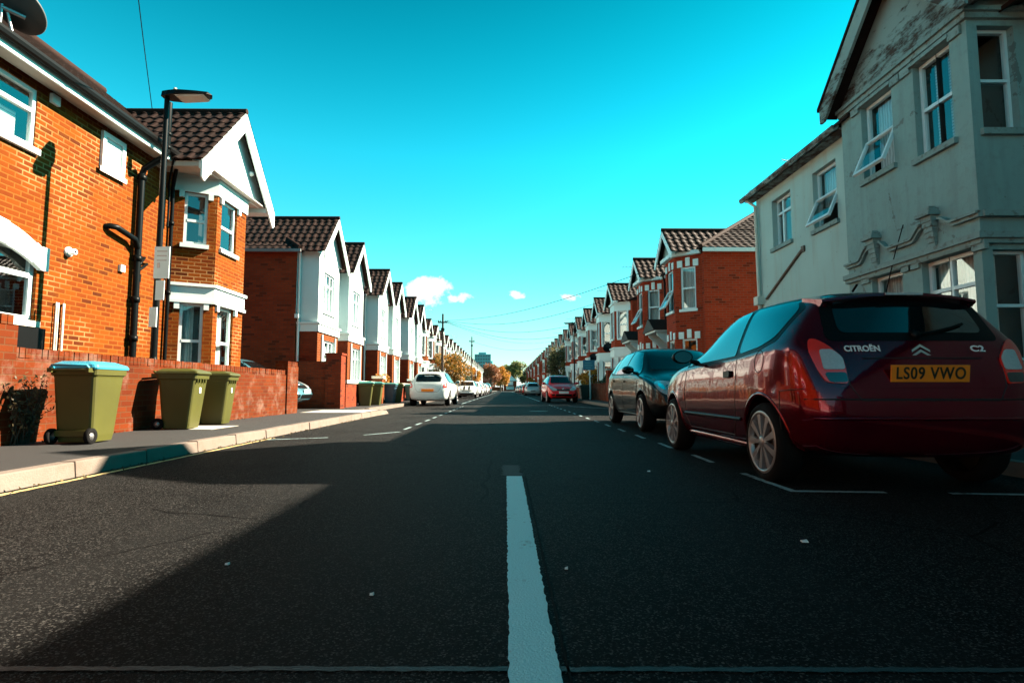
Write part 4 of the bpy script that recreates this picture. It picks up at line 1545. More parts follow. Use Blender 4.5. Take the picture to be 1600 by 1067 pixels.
for u in (.76, 1.99):                           # the two console brackets
    P0 = (6.0, 9.7)
    n = 6
    for k in range(n):
        t0, t1 = k / n, (k + 1) / n
        w0 = .055 + .05 * t0
        q0 = .04 + .09 * t0
        st_.wbox(P0, dB, u - w0, u + w0, -.02, q0, 2.66 + .44 * t0, 2.66 + .44 * t1)
    st_.wbox(P0, dB, u - .14, u + .14, -.02, .17, 3.10, 3.15)
    st_.wbox(P0, dB, u - .11, u + .11, -.02, .14, 3.15, 3.20)
    st_.wbox(P0, dB, u - .06, u + .06, -.02, .10, 3.20, 3.24)
# string course that dips in curves between the brackets
def sw(u, a, b, za, zb):
    t_ = (u - a) / (b - a)
    s_ = t_ * t_ * (3 - 2 * t_)
    return za + (zb - za) * s_
seg_ = [(0.0, .36, 2.80, 2.80), (.36, .60, 2.80, 2.98), (.92, 1.12, 2.98, 2.84), (1.12, 1.60, 2.84, 2.84), (1.60, 1.82, 2.84, 2.99), (2.16, 2.38, 2.99, 2.88), (2.38, 2.80, 2.88, 2.88)]
for (a, b, za, zb) in seg_:
    n = 6 if za != zb else 1
    for k in range(n):
        u0, u1 = a + (b - a) * k / n, a + (b - a) * (k + 1) / n
        z0, z1 = sw(u0, a, b, za, zb), sw(u1, a, b, za, zb)
        x_, y_ = 6.0, 9.7
        for (q, e0, e1) in ((.09, .025, .06), (.055, -.02, .025)):
            st_.hexa([(x_ - q, y_ - u0, z0 + e0), (x_ - q, y_ - u1, z1 + e0), (x_ + .02, y_ - u1, z1 + e0), (x_ + .02, y_ - u0, z0 + e0),
                      (x_ - q, y_ - u0, z0 + e1), (x_ - q, y_ - u1, z1 + e1), (x_ + .02, y_ - u1, z1 + e1), (x_ + .02, y_ - u0, z0 + e1)])
st_.box(6.0, 6.95, 6.86, 6.96, 2.86, 2.94)
build_split(st_, 'moulding', 'aged_stone', T)
# gable over the bay
gw = MB()
sl_ = 1.47 / 1.55
gw.prism([(6.66, 5.64), (9.72, 5.64), (9.72, 5.78), (8.2, 7.22), (6.66, 5.78)], lambda p, q, t_: (t_, p, q), 5.985, 6.04)
gw.build('gable_wall', 'peeling_board', T)
gable_roof(T, 5.72, 9.0, 8.2, 1.62, 5.72, 7.25, barge='peeling_board', bw=.26) if False else None
rl = MB()
for sgn in (-1, 1):
    fn = lambda p, q, t_: (t_, 8.2 + sgn * p, q)
    rl.prism([(0, 7.25), (1.62, 5.72), (1.62, 5.46), (1.50, 5.46), (0, 6.88)], fn, 5.68 + (.002 if sgn > 0 else 0), 5.73)
rl.build('bargeboard', 'peeling_board', T)
rf = MB()
for sgn in (-1, 1):
    fn = lambda p, q, t_: (t_, 8.2 + sgn * p, q)
    rf.prism([(0, 7.26), (1.66, 5.70), (1.66, 5.76), (0, 7.33)], fn, 5.66, 9.6)
    rf.quad((5.73, 8.2 + sgn * 1.62, 5.55), (6.0, 8.2 + sgn * 1.62, 5.55), (6.0, 8.2, 7.1), (5.73, 8.2, 7.1))
# wing slope, near slope and ridge
rf.hexa([(5.93, 9.4, 5.40), (5.93, 13.75, 5.40), (10, 13.75, 7.3), (10, 9.4, 7.3), (5.93, 9.4, 5.46), (5.93, 13.75, 5.46), (10, 13.75, 7.36), (10, 9.4, 7.36)])
rf.hexa([(6.40, -14.2, 5.56), (6.40, 7.2, 5.56), (10, 7.2, 7.3), (10, -14.2, 7.3), (6.40, -14.2, 5.62), (6.40, 7.2, 5.62), (10, 7.2, 7.36), (10, -14.2, 7.36)])
rf.hexa([(10, -14.2, 7.3), (10, 13.75, 7.3), (14.2, 13.75, 5.5), (14.2, -14.2, 5.5), (10, -14.2, 7.36), (10, 13.75, 7.36), (14.2, 13.75, 5.56), (14.2, -14.2, 5.56)])
rf.poly([(6.0, 13.63, 5.40), (14, 13.63, 5.5), (10, 13.63, 7.3)])
rf.build('roof', 'roof_old', T)
gt = MB()
gt.prism([(5.97, 5.40), (5.94, 5.33), (5.88, 5.31), (5.84, 5.36), (5.84, 5.41), (5.86, 5.41), (5.88, 5.35), (5.93, 5.37), (5.95, 5.41)], lambda p, q, t_: (p, t_, q), 9.72, 13.78)
gt.box(5.97, 6.20, 9.72, 13.75, 5.33, 5.36)
gt.build('gutter', 'peeling_board', T)
dp = MB()
dp.tube([(5.92, 13.55, 5.33), (6.12, 13.50, 5.15), (6.14, 13.50, 2.9)], .042, 8)
dp.box(6.04, 6.20, 13.38, 13.60, 2.72, 2.92)
dp.tube([(6.14, 13.50, 2.75), (6.14, 13.50, .1)], .042, 8)
dp.build('downpipe', 'cream_stone', T)
rp = MB()
rp.tube([(6.17, 13.2, 2.82), (6.17, 11.53, 3.59), (6.2, 11.45, 3.61)], .028, 8)
rp.box(6.16, 6.20, 11.45, 11.55, 3.54, 3.66)
rp.build('pipe', 'rust_pipe', T)
wr = MB()
wr.tube([(5.96, 8.25, 3.15), (5.93, 8.42, 2.75), (5.90, 8.62, 2.2), (5.90, 8.8, 1.6)], .008, 6)
wr.build('cable', 'black_plastic', T)
rebase(T, (6.2, 8.3, 0))


# ---------------------------------------------------------------- cars
def interp(tab, y):
    for (a, b) in zip(tab, tab[1:]):
        if a[0] <= y <= b[0]:
            t_ = (y - a[0]) / (b[0] - a[0])
            return [p + (q - p) * t_ for p, q in zip(a, b)]
    return tab[0] if y < tab[0][0] else tab[-1]


class Body:
    """car body: control cage, subdivided, with wheel openings cut; patch() lays glass, lamps and trim on its surface"""
    def __init__(s, st, rear, front, wheels, wr, levels=3):
        s.wheels, s.wr = wheels, wr
        bm = bmesh.new()
        rings = []
        for i, (y, zb, zbelt, zt, w, wt) in enumerate(st):
            zm = zb + (zbelt - zb) * .55
            pr = [(0, zb), (.82 * w, zb), (.965 * w, zb + .10), (w, zm), (.975 * w, zbelt - .05), (.945 * w, zbelt + .03), (wt, zt - .075), (wt * .80, zt - .012), (0, zt)]
            dy = rear if i == 0 else (front if i == len(st) - 1 else [0] * 9)
            R_ = [bm.verts.new((x, y + dy[k], z)) for k, (x, z) in enumerate(pr)]
            L_ = [R_[0]] + [bm.verts.new((-x, y + dy[k + 1], z)) for k, (x, z) in enumerate(pr[1:8])] + [R_[8]]
            rings.append((R_, L_))
        for (A, B) in zip(rings, rings[1:]):
            for k in range(8):
                bm.faces.new((A[0][k], B[0][k], B[0][k + 1], A[0][k + 1]))
                bm.faces.new((A[1][k], A[1][k + 1], B[1][k + 1], B[1][k]))
        for rg, sg in ((rings[0], -1), (rings[-1], 1)):
            R_, L_ = rg
            M = [R_[0]] + [bm.verts.new((0, (R_[k].co.y) + sg * .055, R_[k].co.z)) for k in range(1, 8)] + [R_[8]]
            H = [None] + [bm.verts.new((R_[k].co.x * .62, R_[k].co.y + sg * .04, R_[k].co.z)) for k in range(1, 8)]
            J = [None] + [bm.verts.new((-R_[k].co.x * .62, R_[k].co.y + sg * .04, R_[k].co.z)) for k in range(1, 8)]
            for k in range(1, 7):
                for a, b in ((R_, H), (H, M), (M, J), (J, L_)):
                    bm.faces.new((a[k], a[k + 1], b[k + 1], b[k]))
            for a, b in ((R_, H), (H, M), (M, J), (J, L_)):
                bm.faces.new((a[7], R_[8], b[7]))
                bm.faces.new((a[1], b[1], R_[0]))
        bmesh.ops.recalc_face_normals(bm, faces=bm.faces)
        me = bpy.data.meshes.new('body')
        bm.to_mesh(me)
        bm.free()
        o = bpy.data.objects.new('body', me)
        COL.objects.link(o)
        ss = o.modifiers.new('s', 'SUBSURF')
        ss.levels = ss.render_levels = levels
        dg = bpy.context.evaluated_depsgraph_get()
        full = bpy.data.meshes.new_from_object(o.evaluated_get(dg))
        fb = bmesh.new()
        fb.from_mesh(full)
        s.bvh = BVHTree.FromBMesh(fb)
        fb.free()
        cut = MB()
        for wy in wheels:
            for sg in (-1, 1):
                x0, x1 = (.48, 1.3) if sg > 0 else (-1.3, -.48)
                n = 40
                pts = [(x, wy + (wr + .055) * math.cos(2 * math.pi * k / n), wr + .01 + (wr + .055) * math.sin(2 * math.pi * k / n)) for x in (x0, x1) for k in range(n)]
                cut.add(pts, [tuple(range(n))[::-1], tuple(range(n, 2 * n))] + [(k, (k + 1) % n, n + (k + 1) % n, n + k) for k in range(n)])
        co = cut.build('cutter', 'black_plastic', weld=True)
        bo = o.modifiers.new('b', 'BOOLEAN')
        bo.object = co
        bo.operation = 'DIFFERENCE'
        bo.solver = 'EXACT'
        dg = bpy.context.evaluated_depsgraph_get()
        s.me = bpy.data.meshes.new_from_object(o.evaluated_get(dg))
        s.me.materials.clear()
        bpy.data.objects.remove(o)
        bpy.data.objects.remove(co)

    def body(s, T, paint):
        me = s.me
        for m in (paint, 'black_plastic'):
            me.materials.append(MATS[m])
        for p in me.polygons:
            c = p.center
            ins = any(math.hypot(c.y - wy, c.z - s.wr - .01) < s.wr + .0535 for wy in s.wheels) and .44 < abs(c.x)
            low = c.z < .20
            p.material_index = 1 if (ins or low) else 0
            p.use_smooth = True
        me.set_sharp_from_angle(angle=R(38))
        return link('body', me, T)

    def hit(s, a, z, view):
        """surface point under the view: side +-1 -> a is y; 'rear'/'front' -> a is x; a number -> horizontal direction in degrees"""
        if view in (1, -1):
            o, d = Vector((view * 3, a, z)), Vector((-view, 0, 0))
        elif view == 'rear':
            o, d = Vector((a, -4, z)), Vector((0, 1, 0))
        elif view == 'front':
            o, d = Vector((a, 4, z)), Vector((0, -1, 0))
        elif view == 'top':
            o, d = Vector((a, z, 4)), Vector((0, 0, -1))
        else:
            d = Vector((math.cos(view), math.sin(view), 0))
            A = Vector((-d.y, d.x, 0))
            o = A * a + Vector((0, 0, z)) - d * 5
        loc, nr, i, dist = s.bvh.ray_cast(o, d)
        if loc is None:
            loc, nr, i, dist = s.bvh.find_nearest(o + d * (4.2 if not isinstance(view, int) else 2.2))
        return loc, nr

    def patch(s, name, polys, view, m, T, off=.004, step=.05, smooth=True, round_=0):
        mbm = bmesh.new()
        for poly in polys:
            if round_:
                q = []
                for i, p in enumerate(poly):
                    a, b, c = Vector(poly[i - 1]), Vector(p), Vector(poly[(i + 1) % len(poly)])
                    r1 = min(round_, (a - b).length * .45)
                    r2 = min(round_, (c - b).length * .45)
                    e0, e1 = b + (a - b).normalized() * r1, b + (c - b).normalized() * r2
                    for k in range(6):
                        t_ = k / 5
                        q.append(e0 * (1 - t_) ** 2 + b * 2 * t_ * (1 - t_) + e1 * t_ * t_)
                poly = q
            b = bmesh.new()
            b.faces.new([b.verts.new((p[0], p[1], 0)) for p in poly])
            xs, zs = [p[0] for p in poly], [p[1] for p in poly]
            for ax, (lo, hi) in ((0, (min(xs), max(xs))), (1, (min(zs), max(zs)))):
                k = 1
                while lo + k * step < hi:
                    co = [0, 0, 0]
                    co[ax] = lo + k * step
                    no = [0, 0, 0]
                    no[ax] = 1
                    bmesh.ops.bisect_plane(b, geom=list(b.verts) + list(b.edges) + list(b.faces), plane_co=co, plane_no=no)
                    k += 1
            bmesh.ops.triangulate(b, faces=b.faces)
            tmp = bpy.data.meshes.new('t')
            b.to_mesh(tmp)
            b.free()
            mbm.from_mesh(tmp)
            bpy.data.meshes.remove(tmp)
        nrm = {}
        for v in mbm.verts:
            loc, nr = s.hit(v.co.x, v.co.y, view)
            v.co = loc + nr * off
            nrm[v.index] = nr
        # a thin skirt so the piece has an edge
        be = [e for e in mbm.edges if len(e.link_faces) == 1]
        mbm.verts.index_update()
        nv = {}
        for e in be:
            for v in e.verts:
                if v not in nv:
                    loc, nr, _, _ = s.bvh.find_nearest(v.co)
                    nv[v] = mbm.verts.new(v.co - nr * (off + .004))
        for e in be:
            a, c = e.verts
            try:
                mbm.faces.new((a, c, nv[c], nv[a]))
            except ValueError:
                pass
        bmesh.ops.recalc_face_normals(mbm, faces=mbm.faces)
        me = bpy.data.meshes.new(name)
        mbm.to_mesh(me)
        mbm.free()
        me.materials.append(MATS[m])
        for p in me.polygons:
            p.use_smooth = smooth
        me.set_sharp_from_angle(angle=R(40))
        return link(name, me, T)

    def line(s, name, lines, view, m, T, r=.004, off=.0, step=.05, n=5):
        mb = MB()
        for ln in lines:
            pts = []
            for a, b in zip(ln, ln[1:]):
                L = math.hypot(b[0] - a[0], b[1] - a[1])
                k = max(1, int(L / step))
                for i in range(k + (b is ln[-1])):
                    t_ = i / k
                    loc, nr = s.hit(a[0] + (b[0] - a[0]) * t_, a[1] + (b[1] - a[1]) * t_, view)
                    pts.append(loc + nr * off)
            mb.tube(pts, r, n)
        return mb.build(name, m, T)


def wheel(T, x, y, r, w, spokes, rim='alloy', rr=.74, sw=.5):
    """tyre, rim with spokes; x<0 is the left side and faces -x"""
    sg = 1 if x > 0 else -1
    t_ = MB()
    t_.lathe([(r * rr, -w / 2), (r * .86, -w / 2 - .012), (r * .95, -w / 2 + .004), (r, -w / 2 + .03), (r, w / 2 - .03), (r * .95, w / 2 - .004), (r * .86, w / 2 + .012), (r * rr, w / 2), (r * rr, -w / 2)], (0, 0, 0), 'x', 40)
    o = thing_part('wheel', T, (x, y, r))
    t_.build('tyre', 'tyre', o)
    k = MB()
    R1 = r * rr
    q = sg * w / 2
    f = lambda h: q + sg * h
    k.lathe([(R1 + .004, f(.004)), (R1 - .012, f(.012)), (R1 - .022, f(.004)), (R1 - .03, f(-.03))], (0, 0, 0), 'x', 48)
    k.lathe([(0, f(.010)), (R1 * .16, f(.010)), (R1 * .20, f(.002)), (R1 * .21, f(-.03))], (0, 0, 0), 'x', 30)
    for i in range(spokes):
        a = 2 * math.pi * i / spokes
        for (s0,) in ((0,),):
            h0, h1 = R1 * .12 * (9 / spokes) ** .5 * sw, R1 * .27 * (9 / spokes) ** .7 * sw
            r0, r1 = R1 * .17, R1 - .014
            ca, sa = math.cos(a), math.sin(a)
            P = lambda rad, tn, dx: (f(dx), rad * ca - tn * sa, rad * sa + tn * ca)
            k.hexa([P(r0, -h0, -.035), P(r1, -h1, -.03), P(r1, h1, -.03), P(r0, h0, -.035), P(r0, -h0 * .8, .002), P(r1, -h1 * .85, .004), P(r1, h1 * .85, .004), P(r0, h0 * .8, .002)])
    k.build('rim', rim, o)
    d = MB()
    d.lathe([(0, f(-.04)), (R1, f(-.04))], (0, 0, 0), 'x', 30)
    d.build('brake', 'alloy_dark', o)
    return o


def thing_part(name, T, loc):
    o = bpy.data.objects.new(name, None)
    COL.objects.link(o)
    o.parent = T
    o.location = loc
    return o


def mirror_arm(B, T, y, z, side, m, out=.14):
    loc, nr = B.hit(y, z, side)
    mb = MB()
    x = loc.x
    s = side
    mb.tube([(x - s * .02, y, z + .01), (x + s * .07, y, z + .035)], [.03, .022], 8)
    prof = [(.02, -.09), (.055, -.03), (.06, .02), (.045, .055), (0.03, .06)]
    c = (x + s * .155, y, z + .075)
    n = 14
    ring = []
    for (k, dy) in ((.55, .075), (.9, .045), (1.0, 0), (.97, -.045), (.90, -.05)):
        ring.append([(c[0] + .105 * k * math.cos(2 * math.pi * i / n), c[1] + dy, c[2] + .072 * k * math.sin(2 * math.pi * i / n)) for i in range(n)])
    pts = [p for g in ring for p in g]
    fs = [(a * n + i, a * n + (i + 1) % n, (a + 1) * n + (i + 1) % n, (a + 1) * n + i) for a in range(4) for i in range(n)] + [tuple(range(n))]
    mb.add(pts, fs, 0, True)
    o = mb.build('door_mirror', m, T)
    g = MB()
    g.add([(c[0] + .09 * math.cos(2 * math.pi * i / n), c[1] - .048, c[2] + .058 * math.sin(2 * math.pi * i / n)) for i in range(n)], [tuple(range(n))[::-1]], 0)
    g.build('mirror_glass', 'car_glass', o)
    return o


def plate(B, T, txt, z, end, m, x=0.0, w=.52, h=.112, pitch=0.0):
    loc, nr = B.hit(x, z, end)
    s = -1 if end == 'rear' else 1
    mb = MB()
    mb.box(-w / 2, w / 2, -.006, .006, -h / 2, h / 2)
    o = mb.build('number_plate', m, T, bevel=.003)
    y = loc.y + s * .022
    o.location = (x, y, z)
    o.rotation_euler = (-s * pitch, 0, 0)
    if txt:
        me = text_mesh(txt, h * .98, .0015, .0018, 1.12)
        xs = [v.co.x for v in me.vertices]
        wd_ = max(xs) - min(xs)
        for v in me.vertices:
            v.co.x *= w * .88 / wd_
        me.materials.append(MATS['ink'])
        t_ = link('lettering', me, o)
        t_.location = (0, s * .0085, -.001)
        t_.rotation_euler = (R(90), 0, 0 if s < 0 else R(180))
    return o


def word(B, T, txt, a, z, view, size, m='badge_white', width=None, name='lettering'):
    loc, nr = B.hit(a, z, view)
    me = text_mesh(txt, size, .002, .0015)
    if width:
        xs = [v.co.x for v in me.vertices]
        k = width / (max(xs) - min(xs))
        for v in me.vertices:
            v.co.x *= k
    me.materials.append(MATS[m])
    o = link(name, me, T)
    o.location = loc + nr * .004
    o.rotation_euler = nr.to_track_quat('Z', 'Y').to_euler()
    return o


# ---- maroon three-door hatchback
def hatch_three_door():
    st = [(-1.72, .24, .99, 1.36, .79, .50), (-1.60, .22, 1.01, 1.395, .84, .555), (-1.25, .19, 1.01, 1.43, .86, .585), (-.80, .18, .985, 1.455, .845, .60),
          (-.26, .18, .955, 1.44, .84, .60), (.10, .18, .945, 1.375, .84, .595), (.70, .18, .93, 1.005, .855, .64), (1.0, .19, .90, .955, .85, .62), (1.50, .21, .80, .85, .80, .58), (1.68, .24, .66, .715, .72, .50), (1.78, .30, .57, .61, .58, .42)]
    rear = [0, -.06, -.13, -.14, -.04, .0, .14, .17, .20]
    front = [0, 0, .03, .05, .0, -.02, -.03, -.04, -.05]
    return Body(st, rear, front, (-1.235, 1.08), .295)


def sides(B, name, poly, m, T, off=.004, **k):
    for sg in (-1, 1):
        B.patch(name, [poly], sg, m, T, off, **k)


def build_maroon():
    T = thing('hatchback_car', 'maroon three-door hatchback with a yellow rear plate, parked nearest on the right', 'car', (2.79, 5.575, 0))
    B = hatch_three_door()
    B.body(T, 'paint_maroon')
    door = [(.50, .945), (-.07, 1.355), (-.58, 1.375), (-.74, .975)]
    quar = [(-.81, .985), (-.65, 1.375), (-1.28, 1.362), (-1.43, 1.29), (-1.38, 1.08), (-1.2, 1.02)]
    for sg in (-1, 1):
        B.patch('window_surround', [[(.58, .925), (-.06, 1.385), (-.6, 1.40), (-1.30, 1.385), (-1.48, 1.29), (-1.42, 1.05), (-1.2, .99), (-.78, .955)]], sg, 'black_plastic', T, .003, round_=.03)
        B.patch('side_window', [door], sg, 'car_glass', T, .007, round_=.04)
        B.patch('quarter_window', [quar], sg, 'car_glass', T, .007, round_=.06)
        B.line('door_seam', [[(.54, .93), (.60, .70), (.58, .42), (.52, .30), (-.62, .30), (-.72, .42), (-.76, .70), (-.77, .97)]], sg, 'ink', T, .0045, -.001)
        B.line('rubbing_strip', [[(.60, .445), (-.84, .445)]], sg, 'black_plastic', T, .016, .002)
        B.line('side_skirt', [[(.66, .235), (-.82, .225)]], sg, 'paint_maroon', T, .045, -.006, n=8)
        B.patch('door_handle', [[(-.52, .845), (-.66, .855), (-.67, .80), (-.54, .79)]], sg, 'black_plastic', T, .022, .03, round_=.02)
        for wy in (-1.235, 1.08):
            B.line('arch_lip', [[(wy + .352 * math.cos(R(a)), .305 + .352 * math.sin(R(a))) for a in range(-8, 189, 7)]], sg, 'paint_maroon', T, .02, -.012, n=8)
        B.line('bumper_seam', [[(-1.50, .40), (-1.53, .68), (-1.86, .70)]], sg, 'ink', T, .0045, -.001)
        mirror_arm(B, T, .30, .95, sg, 'black_plastic')
    # fuel flap on the left flank
    B.line('fuel_flap', [[(-1.22 + .075 * math.cos(R(a)), .905 + .085 * math.sin(R(a))) for a in range(0, 361, 15)]], -1, 'ink', T, .004, -.001)
    # hatch glass, panel lines, spoiler
    B.patch('tailgate_surround', [[(-.60, 1.02), (-.55, 1.30), (-.46, 1.385), (.46, 1.385), (.55, 1.30), (.60, 1.02)]], 'rear', 'black_plastic', T, .003, round_=.06)
    B.patch('rear_window', [[(-.50, 1.075), (-.475, 1.27), (-.42, 1.345), (.42, 1.345), (.475, 1.27), (.50, 1.075)]], 'rear', 'car_glass', T, .008, round_=.06)
    B.line('tailgate_seam', [[(-.62, 1.0), (-.54, .92), (-.52, .72), (-.46, .62), (.46, .62), (.52, .72), (.54, .92), (.62, 1.0)]], 'rear', 'ink', T, .005, -.001)
    sp = MB()
    zt_ = B.hit(0, -1.50, 'top')[0].z
    zs_ = B.hit(.45, -1.50, 'top')[0].z
    yb_ = B.hit(0, 1.33, 'rear')[0].y - .02
    n = 10
    rows = []
    for k in range(n + 1):
        x = -.55 + 1.1 * k / n
        e = (abs(x) / .55) ** 2
        zt2 = zt_ - (zt_ - zs_) * (x / .45) ** 2
        rows.append([(x, -1.36, zt2 + .018), (x, yb_ - .05 + .05 * e, zt2 - .030), (x, yb_ - .055 + .05 * e, zt2 - .048), (x, yb_ + .03, zt2 - .075), (x, -1.36, zt2 - .04)])
    sp.add([p for r_ in rows for p in r_], [(a * 5 + q, a * 5 + (q + 1) % 5, (a + 1) * 5 + (q + 1) % 5, (a + 1) * 5 + q) for a in range(n) for q in range(5)] + [tuple(range(5)), tuple(range(n * 5 + 4, n * 5 - 1, -1))], 0, True)
    so_ = sp.build('spoiler', 'paint_maroon', T, weld=True)
    so_.data.set_sharp_from_angle(angle=R(40))
    bl = MB()
    bl.box(-.13, .13, yb_ - .062, yb_ - .04, zt_ - .047, zt_ - .032)
    bl.build('brake_light', 'lamp_clear', so_)
    # plate recess and plate
    B.patch('plate_recess', [[(-.52, .70), (-.50, .885), (.50, .885), (.52, .70)]], 'rear', 'paint_maroon', T, .002, round_=.03)
    plate(B, T, 'LS09 VWO', .795, 'rear', 'plate_yellow', pitch=R(8))
    B.line('plate_lip', [[(-.40, .898), (.40, .898)]], 'rear', 'ink', T, .006, .0)
    B.line('bumper_seam', [[(-.78, .625), (.78, .625)]], 'rear', 'ink', T, .006, -.001)
    B.line('bumper_ridge', [[(-.74, .50), (.74, .50)]], 'rear', 'paint_maroon', T, .012, .0)
    # maker's lettering and mark
    word(B, T, 'CITROËN', -.385, .962, 'rear', .06, width=.235)
    word(B, T, 'C2', .40, .962, 'rear', .062, width=.10)
    ch = MB()
    loc, nr = B.hit(0, .962, 'rear')
    for dz in (0, -.036):
        for sg in (-1, 1):
            ch.prism([(0, .030 + dz), (0, .012 + dz), (sg * .062, -.026 + dz), (sg * .062, -.010 + dz)], lambda p, q, t_: (p, t_, q), -.004, .008)
    co = ch.build('emblem', 'chrome', T)
    co.location = loc + nr * .006
    co.rotation_euler = (R(-10), 0, 0)
    # tail lamps wrap round the corners
    for sg in (-1, 1):
        f = lambda l: [(sg * a, z) for a, z in l]
        t1 = B.patch('tail_light', [f([(.53, .725), (.53, .90), (.60, .985), (.665, 1.035), (.705, 1.03), (.725, .95), (.70, .82), (.66, .735)])], 'rear', 'lamp_red', T, .012, .025, round_=.03)
        B.patch('reversing_lamp', [f([(.535, .82), (.535, .90), (.585, .955), (.665, .955), (.665, .82)])], 'rear', 'lamp_clear', t1, .018, .025, round_=.02)
        B.patch('lamp_base', [f([(.535, .735), (.535, .80), (.665, .80), (.645, .735)])], 'rear', 'lamp_dark', t1, .0165, .025, round_=.02)
    # front
    B.patch('windscreen', [[(-.56, 1.06), (-.50, 1.36), (.50, 1.36), (.56, 1.06)]], 'front', 'car_glass', T, .006, round_=.05)
    for sg in (-1, 1):
        B.patch('headlight', [[(sg * .40, .62), (sg * .44, .74), (sg * .62, .80), (sg * .66, .66)]], 'front', 'lamp_clear', T, .008, .03, round_=.03)
    B.patch('grille', [[(-.36, .36), (-.36, .50), (.36, .50), (.36, .36)]], 'front', 'black_plastic', T, .006, round_=.03)
    plate(B, T, 'LS09 VWO', .43, 'front', 'plate_white')
    # wiper, aerial
    wp = MB()
    pts = [B.hit(a, z, 'rear')[0] + B.hit(a, z, 'rear')[1] * .022 for a, z in ((.0, 1.05), (.12, 1.07), (.26, 1.10), (.36, 1.13))]
    wp.tube(pts, .011, 6)
    wp.lathe([(0, -.01), (.03, -.01), (.035, .02), (0, .03)], pts[0], 'y', 12)
    wp.build('rear_wiper', 'black_plastic', T)
    ae = MB()
    ae.tube([(0, -1.1, 1.475), (0, -1.16, 1.52)], .010, 6)
    ae.build('aerial', 'black_plastic', T)
    for sx_ in (-1, 1):
        for wy in (-1.235, 1.08):
            wheel(T, sx_ * .745, wy, .295, .185, 9, 'alloy', .78, .52)
    return T


build_maroon()


# ---- five-door hatchback, used for the dark one behind it and (with changes) for the smaller cars up the street
def hatch_five_door(k=1.0, kz=1.0, lv=2, box=0.0):
    st = [(-1.98, .24, .93, 1.36 - .06 * (1 - box), .78, .50), (-1.86, .22, .96, 1.40, .85, .56), (-1.45, .19, .97, 1.455, .88, .595), (-.62, .18, .955, 1.495, .875, .61),
          (.10, .18, .94, 1.475, .87, .605), (.42, .18, .93, 1.41, .87, .59), (1.12, .18, .915, .985, .875, .66), (1.35, .20, .885, .945, .87, .62), (1.78, .22, .76, .82, .82, .60), (2.00, .25, .64, .69, .74, .54), (2.10, .30, .56, .60, .60, .44)]
    st = [(y * k, zb, zbe * kz, zt * kz, w * (.5 + .5 * k) if k < 1 else w, wt * (.5 + .5 * k) if k < 1 else wt) for (y, zb, zbe, zt, w, wt) in st]
    rear = [0, -.05, -.12, -.14, -.06, -.02, .18 - .12 * box, .22 - .14 * box, .25 - .15 * box]
    front = [0, 0, .03, .05, .0, -.02, -.03, -.04, -.05]
    B = Body(st, rear, front, (-1.29 * k, 1.29 * k), .31, lv)
    B.k, B.kz = k, kz
    return B


